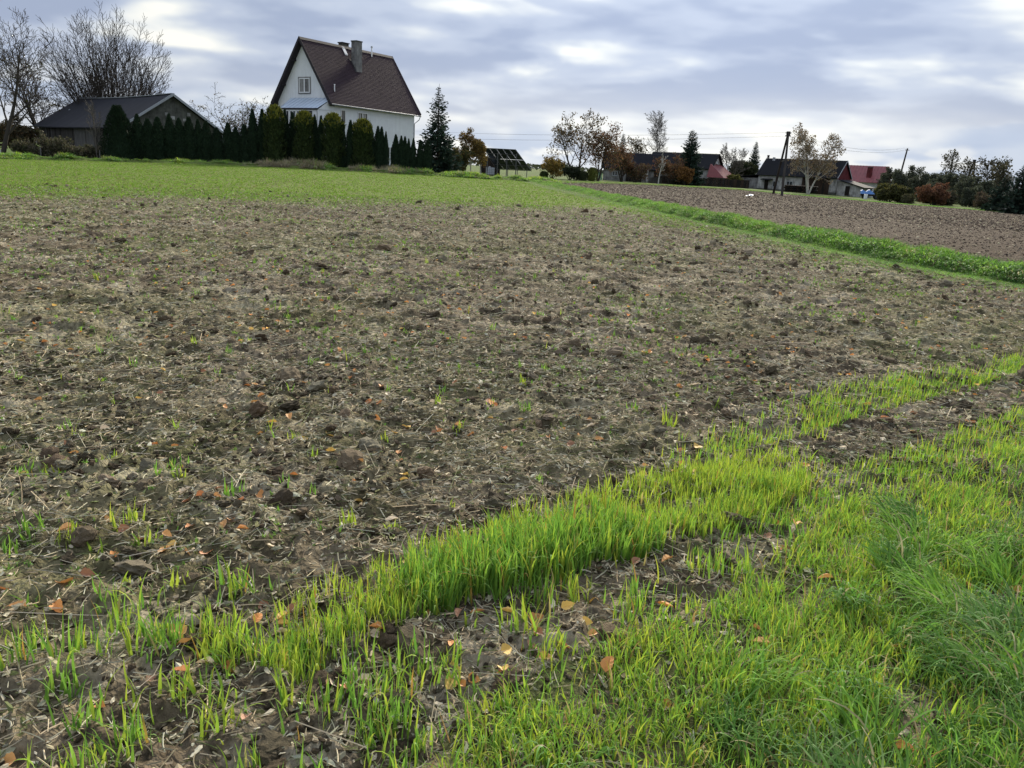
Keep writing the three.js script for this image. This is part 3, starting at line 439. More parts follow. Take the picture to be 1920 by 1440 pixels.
function singlePole(label, x, z, h, r, mat, lean = 0) { const gy = groundY(x, z), t = thing('utility_pole', label, 'utility pole', [x, gy, z]); new MB().tube([V3(0, -0.3, 0), V3(lean * 0.5, h / 2, 0), V3(lean, h, 0)], [r * 1.2, r, r * 0.8], 9).mesh('pole', mat, t); new MB().box(lean - 0.4, lean + 0.4, h - 0.35, h - 0.25, -0.05, 0.05).mesh('crossarm', mat, t); return t; }
singlePole('tall single leaning pole behind the red-roofed building', 70.6, -154.6, 9.1, 0.16, M.poleWood, 0.9);
singlePole('short pale concrete pole in front of the dark spruces', 54.3, -91.2, 3.9, 0.11, M.concretePole, 0.15);
singlePole('thin pole sticking up from the wood', 77.9, -150.2, 8.9, 0.12, M.poleWood, 0.1);
{ // sagging wires between the poles and off to the left
  const anchors = [[31.4, 7.2, -99.1], [70.6 + 0.9, 8.7, -154.6]], left = [-60, 9.5, -190];
  const wire = (a, b, sag, label) => { const m = new MB(), pts = []; for (let k = 0; k <= 24; k++) { const t = k / 24; pts.push(V3(lerp(a[0], b[0], t), lerp(a[1], b[1], t) - sag * 4 * t * (1 - t), lerp(a[2], b[2], t))); } m.tube(pts, pts.map(() => 0.008), 4); tag(m.mesh('overhead_wire', M.wire, scene), label, 'wire', 'overhead wires'); };
  for (const [k, y] of [[-0.3, 0.05], [0.3, 0.05], [-0.3, -0.35], [0.3, -0.35]]) { wire([31.4 + k, 7.2 + y, -99.1], [left[0] + k, left[1] + y * 4, left[2]], 1.6, 'thin overhead wire running left from the large A-frame pole'); wire([31.4 + k, 7.2 + y, -99.1], [71.5 + k, 8.8 + y, -154.6], 1.1, 'thin overhead wire running right from the large A-frame pole'); }
}
{ // old farm fence on the far left and the dark fence by the cottage
  const post = (x, z, h, r, mat, label, cat = 'fence post', lean = 0.03) => { const t = thing('fence_post', label, cat, [x, heightAt(x, z) - 0.05, z]); new MB().tube([V3(0, 0, 0), V3(lean, h, 0)], [r, r * 0.85], 7).mesh('post', mat, t); };
  post(-42.4, -71.5, 1.05, 0.06, M.palePlanks, 'thin pale fence post left of the sapling by the barn'); post(-38.4, -73.8, 1.0, 0.06, M.palePlanks, 'short grey fence post beside the leafless sapling'); post(-45.2, -70.2, 0.75, 0.13, M.dirtyPlaster, 'stubby pale concrete post at the barn corner'); post(-47.9, -71.2, 1.5, 0.08, M.darkPlanks, 'dark fence post beside the leftmost tree');
  const f = thing('board_fence', 'dark board fence in front of the cottage and spruce', 'fence', [23.2, groundY(30, -142), -141.5], -0.06); const r = rng(5);
  for (let k = 0; k < 66; k++) new MB().box(k * 0.24, k * 0.24 + 0.225, -0.2, 1.25 + r() * 0.15, -0.015, 0.015).mesh('board', r() < 0.3 ? M.brownPlanks : M.darkPlanks, f);
  for (const y of [0.3, 1.0]) new MB().box(0, 15.84, y, y + 0.08, -0.07, -0.02).mesh('rail', M.darkPlanks, f);
  const g = thing('board_fence', 'low grey board fence under the pale birch beside the outbuilding', 'fence', [21.6, groundY(23, -140), -139.5], -0.05);
  for (let k = 0; k < 10; k++) new MB().box(k * 0.22, k * 0.22 + 0.205, -0.2, 0.95 + r() * 0.1, -0.015, 0.015).mesh('board', M.palePlanks, g);
  const sheet = thing('board_fence', 'low dark fence panel behind the leftmost tree', 'fence', [-49.8, groundY(-49, -73), -73.4], 0.6); for (let k = 0; k < 9; k++) new MB().box(k * 0.24, k * 0.24 + 0.23, 0, 1.5 + r() * 0.06, -0.02, 0.02).mesh('board', k % 2 ? M.brownPlanks : M.darkPlanks, sheet);
}
{ // things in the yards
  const t = thing('trailer', 'blue tarpaulin over a low trailer beside the red-roofed building', 'trailer', [52.6, groundY(52.6, -123), -123], -0.3);
  { const m = new MB(), N = 12; const top = (i) => 1.25 + 0.16 * Math.sin(i * 1.7) - 0.1 * Math.abs(i - 6) / 6; for (let i = 0; i < N; i++) { const xa = -1.5 + 3 * i / N, xb = -1.5 + 3 * (i + 1) / N; m.quad([xa, 0.72, 0.78], [xb, 0.72, 0.78], [xb, top(i + 1), 0.45], [xa, top(i), 0.45]); m.quad([xa, top(i), 0.45], [xb, top(i + 1), 0.45], [xb, top(i + 1), -0.45], [xa, top(i), -0.45]); m.quad([xa, top(i), -0.45], [xb, top(i + 1), -0.45], [xb, 0.72, -0.78], [xa, 0.72, -0.78]); } m.quad([-1.5, 0.72, 0.78], [-1.5, top(0), 0.45], [-1.5, top(0), -0.45], [-1.5, 0.72, -0.78]); m.quad([1.5, 0.72, 0.78], [1.5, top(12), 0.45], [1.5, top(12), -0.45], [1.5, 0.72, -0.78]); m.mesh('tarpaulin', M.blueTarp, t); }
  new MB().box(-1.5, 1.5, 0.45, 0.7, -0.75, 0.75).mesh('bed', M.darkPlanks, t);
  for (const x of [-0.8, 0.8]) for (const z of [-0.82, 0.82]) { const w = new THREE.Mesh(new THREE.TorusGeometry(0.3, 0.1, 8, 18), M.dark); w.name = 'wheel'; w.position.set(x, 0.38, z); w.castShadow = true; t.add(w); const hub = new THREE.Mesh(new THREE.CylinderGeometry(0.2, 0.2, 0.1, 14), M.steel); hub.rotation.x = Math.PI / 2; hub.name = 'hub'; w.add(hub); }
  new MB().bar([1.5, 0.5, 0], [2.6, 0.4, 0], 0.08).mesh('drawbar', M.steel, t);
  const barrel = (x, z, h, r, mat, label) => { const o = thing('barrel', label, 'barrel', [x, heightAt(x, z), z]); const g = new THREE.LatheGeometry([[0, 0], [r * 0.95, 0], [r, h * 0.05], [r * 0.97, h * 0.3], [r * 1.03, h * 0.33], [r * 0.97, h * 0.36], [r * 0.97, h * 0.64], [r * 1.03, h * 0.67], [r * 0.97, h * 0.7], [r, h * 0.95], [r * 0.93, h], [0, h]].map(p => new THREE.Vector2(...p)), 16); const b = new THREE.Mesh(g, mat); b.name = 'drum'; b.castShadow = true; o.add(b); const lid = new THREE.Mesh(new THREE.CylinderGeometry(r * 0.3, r * 0.3, 0.05, 10), M.greyTrim); lid.position.y = h + 0.025; lid.name = 'bung'; o.add(lid); };
  barrel(50.4, -119.5, 0.7, 0.26, M.whitePlastic, 'small white barrel left of the blue tarpaulin'); barrel(55.2, -118.6, 0.55, 0.3, M.whitePlastic, 'small white tub under the green round tree');
  const bench = thing('garden_gate', 'green painted garden gate post beside the outbuilding', 'gate', [13.0, groundY(13, -138), -138], 0.1); for (let k = 0; k < 5; k++) new MB().box(-0.4 + k * 0.17, -0.28 + k * 0.17, 0, 1.25, -0.02, 0.02).mesh('slat', M.greenPaint, bench); for (const y of [0.3, 0.95]) new MB().box(-0.42, 0.45, y, y + 0.08, 0.025, 0.06).mesh('rail', M.greenPaint, bench);
  // woodpile and clutter in front of the farmhouse
  const r = rng(14), pile = thing('woodpile', 'low dark woodpile along the farmhouse wall', 'woodpile', [43.2, groundY(44, -133), -134.2], -0.75);
  for (let k = 0; k < 60; k++) { const row = Math.floor(k / 15), x = (k % 15) * 0.36 + (row % 2) * 0.18 + r() * 0.05, y = 0.17 + row * 0.27; new MB().tube([V3(x, y, -0.4 - r() * 0.1), V3(x + 0.02, y, 0.4 + r() * 0.1)], [0.16, 0.15], 7).mesh('log', k % 3 ? M.darkPlanks : M.brownPlanks, pile); }
  const bag = thing('plastic_sheet', 'small crumpled white plastic sheet lying on the ploughed field', 'plastic sheet', [21.7, heightAt(21.7, -77), -77]);
  { const m = new MB(), N = 7, P = (i, j) => [(i / N - 0.5) * 0.9 + 0.08 * (vnoise(i * 2.1, j) - 0.5), 0.03 + 0.24 * vnoise(i * 1.3 + 4, j * 1.3) * Math.sin(Math.PI * i / N) , (j / N - 0.5) * 0.6 + 0.08 * (vnoise(j * 2.3, i + 9) - 0.5)]; for (let i = 0; i < N; i++) for (let j = 0; j < N; j++) m.quad(P(i, j), P(i + 1, j), P(i + 1, j + 1), P(i, j + 1)); m.mesh('sheet', M.whitePlastic, bag); }
}

// ------------------------------------------------------------------ trees
const BARK = { dark: [0.045, 0.039, 0.034], grey: [0.09, 0.082, 0.072], birch: [0.4, 0.385, 0.36], brown: [0.06, 0.044, 0.034] };
// a leafless or thinly leaved tree: trunk and limbs are one mesh, twigs and leaves another
function broadleaf(o) {
  const r = rng(o.seed), wood = new MB().color(BARK[o.bark ?? 'dark']), twig = new MB().color(o.twigCol ?? BARK[o.bark === 'birch' ? 'brown' : o.bark ?? 'dark']), leaf = new MB(), lv = o.levels ?? 4;
  const leafAt = p => { for (let k = 0; k < (o.leaves ?? 0); k++) { if (o.leafKeep !== undefined && r() > o.leafKeep) continue; const s = (o.leafSize ?? 0.1) * (0.6 + r() * 0.8), q = p.clone().add(V3(r() - 0.5, r() - 0.6, r() - 0.5).multiplyScalar(o.leafSpread ?? 0.5)), a = V3(r() - 0.5, r() - 0.5, r() - 0.5).normalize().multiplyScalar(s), b = V3(r() - 0.5, r() - 0.9, r() - 0.5).normalize().multiplyScalar(s), c = o.leafCols[Math.floor(r() * o.leafCols.length)], v = 0.7 + r() * 0.6; leaf.color([c[0] * v, c[1] * v, c[2] * v]); leaf.quad(q.clone().sub(a).toArray(), q.clone().sub(b.clone().multiplyScalar(0.6)).toArray(), q.clone().add(a).toArray(), q.clone().add(b).toArray()); } };
  const grow = (p, d, len, rad, lev) => {
    const n = lev === 0 ? 7 : lev === 1 ? 5 : lev === 2 ? 4 : 2, pts = [p.clone()], rr = [rad], dirs = [d.clone()]; let q = p.clone(), e = d.clone();
    const wig = (o.wiggle ?? 0.16) * (lev === 0 ? 0.5 : 1);
    for (let k = 1; k <= n; k++) { e.add(V3((r() - 0.5) * wig * 2, (o.lift ?? 0.06) * (lev === 0 ? 0.3 : 1), (r() - 0.5) * wig * 2)); if (o.droop && lev >= 2) e.y -= o.droop; e.normalize(); q = q.clone().addScaledVector(e, len / n); pts.push(q.clone()); rr.push(Math.max(o.minR ?? 0.012, rad * (1 - 0.8 * k / n))); dirs.push(e.clone()); }
    (lev <= 1 ? wood : twig).tube(pts, rr, [7, 5, 4, 3, 3][lev]);
    if (lev >= lv - 1) { leafAt(q); if (lev >= lv) return; }
    if (lev >= lv) return;
    const kids = o.kids[lev];
    for (let k = 0; k < kids; k++) {
      const t0 = lev === 0 ? (o.clear ?? 0.3) : 0.18, t = t0 + (1 - t0) * ((k + r() * 0.8) / kids), at = Math.min(n - 1e-3, t * n), j = Math.floor(at), s = pts[j].clone().lerp(pts[j + 1], at - j), dd = dirs[j + 1];
      const yaw = k * 2.4 + r() * 1.2, side = V3(Math.cos(yaw), 0, Math.sin(yaw)); side.addScaledVector(dd, -side.dot(dd)).normalize();
      const a = (o.angle?.[lev] ?? 0.75) * (0.75 + r() * 0.5), nd = dd.clone().multiplyScalar(Math.cos(a)).addScaledVector(side, Math.sin(a));
      grow(s, nd, len * (o.ratio?.[lev] ?? 0.55) * (1.15 - 0.6 * (o.cone ? t : t * 0.75)) * (0.8 + r() * 0.4), Math.max(o.minR ?? 0.012, rr[j] * 0.55), lev + 1);
    }
  };
  const stems = o.stems ?? 1;
  if (o.dome) { for (let k = 0; k < stems; k++) { const yaw = k * 2.39996 + r() * 0.5, a = o.dome * Math.sqrt((k + 0.5) / stems) * (0.9 + 0.2 * r()), f = 1 - 0.28 * Math.pow(a / o.dome, 2); grow(V3(Math.cos(yaw) * 0.3 * r(), -0.15, Math.sin(yaw) * 0.3 * r()), V3(Math.cos(yaw) * Math.sin(a), Math.cos(a), Math.sin(yaw) * Math.sin(a)), o.h * 0.86 * f * (0.9 + 0.15 * r()), o.trunk * (0.7 + 0.5 * r()), 0); } return { wood, twig, leaf }; }
  for (let k = 0; k < stems; k++) { const yaw = k / stems * 2 * Math.PI + r(), a = stems > 1 ? (o.vase ?? 0.3) * (0.35 + 0.65 * (k % 2 ? 1 : r())) : 0.03 * r(); grow(V3(Math.cos(yaw) * (stems > 1 ? o.trunk * 0.8 : 0), -0.15, Math.sin(yaw) * (stems > 1 ? o.trunk * 0.8 : 0)), V3(Math.cos(yaw) * Math.sin(a), Math.cos(a), Math.sin(yaw) * Math.sin(a)), o.h * (o.reach ?? 0.8) * (stems > 1 ? 0.8 + r() * 0.25 : 1), o.trunk, 0); }
  for (let k = 0; k < leaf.c.length; k++) leaf.c[k] *= 0.72;
  return { wood, twig, leaf };
}
function plant(o, label, x, z, turn = 0, group, name = 'tree') {
  const b = broadleaf(o), t = thing(o.name ?? name, label, o.category ?? 'tree', [x, heightAt(x, z), z], turn, group);
  b.wood.mesh('trunk', M.bark, t); const cr = new THREE.Group(); cr.name = 'crown'; t.add(cr);
  if (b.twig.p.length) b.twig.mesh('twigs', M.bark, cr); if (b.leaf.p.length) b.leaf.mesh('foliage', M.leaf, cr);
  return t;
}
// column of flat sprays round a thin dark core
function columnFoliage(seed, h, w, o) {
  const r = rng(seed), m = new MB(), prof = o.profile, n = o.n;
  m.color(o.core); { const S = 9, N = 10; let prev = null; for (let k = 0; k <= N; k++) { const t = k / N, row = []; for (let s = 0; s < S; s++) { const a = s / S * 2 * Math.PI, q = prof(t) * w / 2 * 0.74; row.push(m.v(Math.cos(a) * q, 0.04 + t * h * 0.96, Math.sin(a) * q)); } if (prev) for (let s = 0; s < S; s++) { const s2 = (s + 1) % S; m.i.push(prev[s], prev[s2], row[s2], prev[s], row[s2], row[s]); } prev = row; } }
  for (let k = 0; k < n; k++) {
    const t = Math.pow(r(), 0.85), a = r() * 2 * Math.PI, lump = 1 + (o.lumps ?? 0.3) * (fbm(Math.cos(a) * 1.6 + seed, Math.sin(a) * 1.6 + t * (h < 1.5 ? 9 : h * 1.4), 3) - 0.5) * 2, q = prof(t) * w / 2 * lump * (0.72 + 0.32 * Math.sqrt(r())), y = 0.02 + t * h;
    const out = V3(Math.cos(a), 0, Math.sin(a)), tan = V3(-Math.sin(a), 0, Math.cos(a)), up = out.clone().multiplyScalar(o.flare * (0.4 + r())).add(V3(0, 1, 0)).addScaledVector(tan, (r() - 0.5) * 0.7).normalize(), L = o.len * (0.6 + 0.8 * r()), wd = o.wid * (0.6 + 0.8 * r());
    const turnA = (r() - 0.5) * 2.2, wv = tan.clone().multiplyScalar(Math.cos(turnA)).addScaledVector(out, Math.sin(turnA)).multiplyScalar(wd / 2), p = V3(out.x * q, y, out.z * q);
    const tip = o.tipCol && t > o.tipFrom - 0.2 * r() && r() < 0.85, c = tip ? o.tipCol : o.cols[Math.floor(r() * o.cols.length)], v = 0.65 + 0.7 * r(); m.color([c[0] * v, c[1] * v, c[2] * v]);
    m.quad(p.clone().sub(wv.clone().multiplyScalar(0.5)).toArray(), p.clone().addScaledVector(up, L * 0.45).add(wv).toArray(), p.clone().addScaledVector(up, L).toArray(), p.clone().addScaledVector(up, L * 0.45).sub(wv).toArray());
  }
  return m;
}
const thujaProf = t => (t < 0.06 ? 0.8 + t * 3 : 1) * (t < 0.5 ? 1 : Math.pow(Math.max(0, 1 - (t - 0.5) / 0.5), 0.85)), broadProf = t => (0.94 + 0.08 * Math.sin(t * 9)) * Math.pow(Math.max(0, 1 - Math.pow(t, 7)), 0.55), coneProf = t => Math.pow(Math.max(0, 1 - t), 0.75) * (t < 0.08 ? 0.8 : 1);
const DARKG = [[0.015, 0.032, 0.015], [0.02, 0.038, 0.018], [0.012, 0.026, 0.013]], GOLDG = [[0.034, 0.056, 0.017], [0.046, 0.068, 0.02], [0.026, 0.044, 0.014]];
{ // the hedge of thujas along the garden, each one a tree of its own
  const variants = []; for (let k = 0; k < 4; k++) variants.push(columnFoliage(100 + k, 1, 0.24, { n: 2600, profile: thujaProf, core: DARKG[0], cols: DARKG, flare: 0.25, len: 0.05, wid: 0.016 }).geometry());
  const goldV = []; for (let k = 0; k < 2; k++) goldV.push(columnFoliage(140 + k, 1, 0.4, { n: 3000, profile: broadProf, core: GOLDG[0], cols: GOLDG, tipCol: [0.17, 0.175, 0.03], tipFrom: 0.92, flare: 0.9, lumps: 0.5, len: 0.065, wid: 0.036 }).geometry());
  const trunkG = new MB().color(BARK.brown).tube([V3(0, -0.03, 0), V3(0, 0.5, 0)], [0.015, 0.01], 6).geometry();
  const make = (name, geo, h, w, baseW, x, z, turn, label, group) => { x *= 0.965; z *= 0.965; h *= 0.965; const t = thing(name, label, 'thuja', [x, heightAt(x, z) - 0.05, z], turn, group), c = new THREE.Mesh(geo, M.needle); c.name = 'crown'; c.castShadow = c.receiveShadow = true; c.scale.set(w / baseW, h, w / baseW); t.add(c); const k = new THREE.Mesh(trunkG, M.bark); k.name = 'trunk'; k.scale.set(3, h, 3); t.add(k); return t; };
  const left = [[-37.5, -79.6, 4.24, 1.4], [-36.7, -80, 3.89, 1.6], [-35.9, -80.4, 4.1, 1.6], [-34.9, -80.8, 4.44, 1.3], [-34.1, -81.1, 4.05, 1.5], [-33.3, -81.5, 4.24, 1.6], [-32.5, -81.8, 4.09, 1.1], [-31.8, -82.1, 4.02, 1.35], [-30.9, -82.4, 3.46, 1.5], [-29.9, -82.8, 3.92, 1.3], [-29.2, -83, 3.55, 1.4], [-28.4, -83.3, 3.85, 1.4]];
  const mid = [[-27.6, -83.5, 5.31, 1.15], [-26.7, -83.8, 5.31, 1.25], [-24.6, -84.5, 5.36, 1.15], [-23.9, -84.7, 5.14, 1.05], [-21.5, -84.3, 5.04, 0.92], [-20.9, -84.5, 4.97, 0.98], [-18.6, -84, 4.71, 0.8], [-17.8, -84.1, 4.71, 1.15], [-15.8, -84.5, 4.47, 0.95], [-15.1, -84.7, 4.32, 1.0], [-14.75, -84.9, 4.3, 0.9]];
  const right = [[-14.3, -84.8, 3.88, 0.62], [-13.3, -85, 3.68, 1.0], [-12.75, -85.1, 3.61, 0.8], [-12.4, -85.3, 3.55, 0.8], [-12, -85.2, 3.38, 0.66], [-11.5, -85.2, 3.43, 0.74], [-10.8, -85.3, 3.32, 0.85], [-10.1, -85.4, 3.36, 1.0]];
  const nth = ['first', 'second', 'third', 'fourth', 'fifth', 'sixth', 'seventh', 'eighth', 'ninth', 'tenth', 'eleventh', 'twelfth']; let i = 0;
  left.forEach(([x, z, h, w], k) => make('thuja', variants[i++ % 4], h, w, 0.24, x, z, i * 1.7, `dark thuja in front of the barn gable, ${nth[k]} from the big bushy conifer`, 'dark thujas of the hedge'));
  mid.forEach(([x, z, h, w], k) => make('thuja', variants[i++ % 4], h, w, 0.24, x, z, i * 1.7, `tall dark columnar thuja before the house, ${nth[k]} from the left of the tall ones`, 'dark thujas of the hedge'));
  right.forEach(([x, z, h, w], k) => make('thuja', variants[i++ % 4], h, w, 0.24, x, z, i * 1.7, `short dark thuja by the white side wall, ${nth[k]} from the left of the short ones`, 'dark thujas of the hedge'));
  [[-25.3, -83.2, 5.69, 1.8], [-22.4, -83.6, 5.31, 1.8], [-19.5, -83.8, 5.27, 1.9], [-16.5, -83.9, 4.87, 1.9]].forEach(([x, z, h, w], k) => make('golden_thuja', goldV[k % 2], h, w, 0.4, x, z, k * 2.1, `broad golden green thuja, ${['leftmost and tallest', 'second from left', 'third from left', 'rightmost and lowest'][k]} of the four in the hedge`, 'golden thujas of the hedge'));
  const big = thing('conifer_bush', 'big bushy dark conifer at the left end of the hedge', 'conifer', [-37.6, heightAt(-37.6, -76) - 0.05, -76]); columnFoliage(151, 4.8, 3.9, { n: 6500, profile: t => coneProf(t * 0.96) * 1.02, core: DARKG[0], cols: DARKG, flare: 0.8, len: 0.26, wid: 0.09 }).mesh('crown', M.needle, big); new MB().color(BARK.brown).tube([V3(0, -0.1, 0), V3(0, 2, 0)], [0.12, 0.06], 7).mesh('trunk', M.bark, big);
}
// spruce: whorls of boughs hung with needle sprays
function spruce(name, label, x, z, h, w, seed, o = {}) {
  const r = rng(seed), t = thing(name, label, o.category ?? 'spruce', [x, heightAt(x, z) - 0.05, z], r() * 6, o.group), wood = new MB().color(BARK.brown), m = new MB(), cols = o.cols ?? [[0.02, 0.038, 0.026], [0.026, 0.048, 0.03], [0.016, 0.03, 0.022]];
  wood.tube([V3(0, -0.1, 0), V3(0.02, h * 0.5, 0), V3(0, h, 0)], [h * 0.016 + 0.03, h * 0.009 + 0.02, 0.012], 6);
  const rows = Math.round((o.rows ?? 26) * 1.45);
  for (let k = 0; k < rows; k++) {
    const t0 = 0.03 + 0.94 * k / rows, y = t0 * h, len = w / 2 * Math.pow(1 - t0, o.power ?? 0.8) * (0.85 + 0.3 * r()) + 0.05, nb = o.boughs ?? 7, ph = r() * 6;
    for (let b = 0; b < nb; b++) {
      const a = ph + b / nb * 2 * Math.PI + r() * 0.4, L = len * (0.7 + 0.5 * r()), out = V3(Math.cos(a), 0, Math.sin(a)), rise = lerp(-0.28, 0.6, t0) + (r() - 0.5) * 0.35, tan = V3(-Math.sin(a), 0, Math.cos(a)), pts = [];
      for (let s = 0; s <= 3; s++) { const q = s / 3; pts.push(V3(out.x * L * q, y + L * (rise * q + 0.25 * q * q), out.z * L * q)); }
      wood.tube(pts, [0.022, 0.016, 0.012, 0.008], 3);
      const ns = Math.max(4, Math.round(L * (o.sprays ?? 16)));
      for (let s = 0; s < ns; s++) { const q = 0.12 + 0.88 * (s + r()) / ns, j = Math.min(2, Math.floor(q * 3)), p = pts[j].clone().lerp(pts[j + 1], q * 3 - j), sd = r() < 0.5 ? -1 : 1, sl = (0.12 + 0.34 * L * (1 - q * 0.6)) * (0.6 + 0.7 * r()) * (o.spraySize ?? 1), d = tan.clone().multiplyScalar(sd * (0.5 + 0.5 * r())).addScaledVector(out, 0.7).add(V3(0, 0.5 - 1.1 * r(), 0)).normalize(), wv = V3(0, 1, 0).cross(d).normalize().multiplyScalar(sl * 0.2 * (r() - 0.5) * 2).add(V3(0, (r() - 0.5) * sl * 0.55, 0)), c = cols[Math.floor(r() * cols.length)], v = 0.7 + 0.6 * r(); m.color([c[0] * v, c[1] * v, c[2] * v]); m.quad(p.clone().sub(wv.clone().multiplyScalar(0.5)).toArray(), p.clone().addScaledVector(d, sl * 0.5).add(wv).toArray(), p.clone().addScaledVector(d, sl).toArray(), p.clone().addScaledVector(d, sl * 0.5).sub(wv).toArray()); }
    }
  }
  wood.mesh('trunk', M.bark, t); m.mesh('crown', M.needle, t); return t;
}
spruce('spruce', 'tall slender spruce at the right end of the hedge beside the house', -9.0, -85.5, 9.1, 5.2, 301, { rows: 26, boughs: 6, power: 1.05, sprays: 12 });
spruce('spruce', 'dark spruce in front of the cottage between rust-coloured bushes', 28.1, -139.1, 9.2, 5.2, 302, { rows: 26 });
spruce('spruce', 'small dark spruce top behind the rust-coloured tree', 17.7, -148.9, 8.5, 3.0, 303);
spruce('spruce', 'slim dark spruce left of the black farmhouse roof', 47.2, -168.5, 9.3, 3.6, 304, { rows: 30 });
spruce('spruce', 'dark spruce behind the short pale concrete pole', 53.2, -87.4, 5.2, 3.6, 305, { rows: 22 });
spruce('spruce', 'dark spruce at the right edge of the picture', 55.6, -86.0, 5.6, 4.2, 306, { rows: 22 });
spruce('spruce', 'dark low spruce left of the short pale concrete pole', 55.0, -93.5, 3.9, 3.4, 307, { rows: 18 });
// bare and autumn trees
plant({ seed: 401, h: 11.6, trunk: 0.22, stems: 2, vase: 0.25, kids: [8, 6, 5, 3], levels: 4, angle: [0.55, 0.7, 0.7, 0.7], ratio: [0.5, 0.55, 0.5, 0.5], lift: 0.12, clear: 0.18, minR: 0.015, bark: 'dark', reach: 0.85 }, 'bare leafless tree at the left edge of the picture', -45.6, -70.8, 0.4);
plant({ seed: 402, h: 13.0, trunk: 0.24, stems: 3, vase: 0.55, kids: [7, 6, 5, 3], levels: 4, angle: [0.6, 0.75, 0.8, 0.7], ratio: [0.5, 0.55, 0.5, 0.5], lift: 0.08, clear: 0.2, minR: 0.022, bark: 'dark', leaves: 1, leafKeep: 0.25, leafSize: 0.12, leafCols: [[0.16, 0.11, 0.03], [0.12, 0.12, 0.03]] }, 'twisted bare tree with few yellow leaves between the large tree and left edge', -60.5, -103.5, 1.1);
plant({ seed: 403, h: 18.2, trunk: 0.15, stems: 26, dome: 0.7, kids: [9, 5, 4], levels: 3, angle: [0.4, 0.55, 0.6], ratio: [0.32, 0.5, 0.55], lift: 0.05, clear: 0.3, minR: 0.018, bark: 'dark', wiggle: 0.1 }, 'large many-stemmed bare tree fanning out behind the barn roof', -53.2, -106.5, 0);
plant({ seed: 404, h: 10, trunk: 0.16, stems: 3, vase: 0.5, kids: [6, 5, 4, 3], levels: 4, angle: [0.6, 0.7, 0.7, 0.7], ratio: [0.5, 0.55, 0.5, 0.5], lift: 0.07, minR: 0.02, leaves: 1, leafKeep: 0.12, leafSize: 0.1, leafCols: [[0.2, 0.14, 0.04]] }, 'smaller bare tree between the large tree and barn ridge', -48.6, -107.5, 2);
plant({ seed: 405, h: 5.4, trunk: 0.07, kids: [9, 5, 3], levels: 3, angle: [0.45, 0.6, 0.6], ratio: [0.4, 0.5, 0.5], lift: 0.08, clear: 0.3, minR: 0.014, bark: 'grey' }, 'thin leafless sapling in front of the barn roof', -38.9, -74.2, 0.5);
plant({ seed: 406, h: 8.2, trunk: 0.1, stems: 7, vase: 0.7, kids: [6, 5, 4], levels: 3, angle: [0.6, 0.7, 0.7], ratio: [0.5, 0.5, 0.5], droop: 0.12, minR: 0.016, leaves: 2, leafKeep: 0.5, leafSize: 0.1, leafCols: [[0.11, 0.12, 0.04], [0.14, 0.1, 0.04]], category: 'shrub', name: 'shrub' }, 'arching bare shrub beyond the hedge left of the house', -36.7, -103.7, 0);
plant({ seed: 407, h: 8.0, trunk: 0.1, stems: 6, vase: 0.6, kids: [6, 5, 4], levels: 3, angle: [0.6, 0.7, 0.7], ratio: [0.5, 0.5, 0.5], droop: 0.1, minR: 0.016, leaves: 2, leafKeep: 0.5, leafSize: 0.1, leafCols: [[0.1, 0.1, 0.04]], category: 'shrub', name: 'shrub' }, 'bare shrub right behind the tall dark thujas at the house', -32.6, -104.5, 1);
const bush = (seed, h, w, leafCols, o = {}) => ({ seed, h, trunk: 0.06, stems: 6, vase: Math.min(0.9, w / h * 0.62), kids: [6, 4, 2], levels: 3, angle: [0.6, 0.7, 0.7], ratio: [0.45, 0.55, 0.55], clear: 0.2, minR: 0.012, leaves: 7, leafSize: 0.1, leafSpread: 0.45, leafCols, category: 'shrub', name: 'shrub', reach: 0.75, ...o, leaves: Math.round((o.leaves ?? 7) * 1.7) });
const OCHRE = [[0.26, 0.17, 0.04], [0.2, 0.13, 0.035], [0.15, 0.12, 0.04]], RUST = [[0.2, 0.095, 0.05], [0.16, 0.08, 0.045], [0.22, 0.13, 0.06], [0.12, 0.1, 0.05]], OLIVE = [[0.09, 0.1, 0.03], [0.12, 0.11, 0.035], [0.06, 0.075, 0.025]], YELL = [[0.36, 0.24, 0.05], [0.28, 0.18, 0.04], [0.22, 0.18, 0.05]], DARKL = [[0.03, 0.045, 0.02], [0.045, 0.055, 0.025]];
plant(bush(411, 3.7, 2.8, [...OLIVE, OCHRE[0]]), 'olive and ochre shrub between the spruce and birches', -7.6, -91.7, 0);
plant(bush(412, 2.6, 2.4, OLIVE.concat(DARKL)), 'low dark green shrub at the foot of the tall spruce', -8.2, -88.5, 0);
const birch = (seed, h, leafCols, o = {}) => ({ seed, h, trunk: 0.075, kids: [14, 6, 4], levels: 3, angle: [0.7, 0.7, 0.7], ratio: [0.32, 0.5, 0.5], clear: 0.3, cone: true, lift: 0.05, droop: 0.05, minR: 0.01, bark: 'birch', leaves: 6, leafSize: 0.085, leafSpread: 0.4, leafCols, reach: 0.98, ...o });
plant(birch(413, 4.75, OCHRE.concat([[0.2, 0.12, 0.06]])), 'young birch with thin brown foliage left of the solar table', -6.0, -93.8, 0);
plant(birch(414, 3.9, OCHRE, { leaves: 9 }), 'young birch with ochre foliage right in front of the shed', -4.8, -92.9, 1);
plant(bush(415, 3.3, 3.0, YELL, { leaves: 6 }), 'yellow fan-shaped shrub standing alone right of the solar table', 4.2, -117.9, 0);
plant(bush(416, 2.5, 2.7, DARKL, { leaves: 4 }), 'dark bare shrub left of the round clipped bushes', 7.0, -121.8, 0);
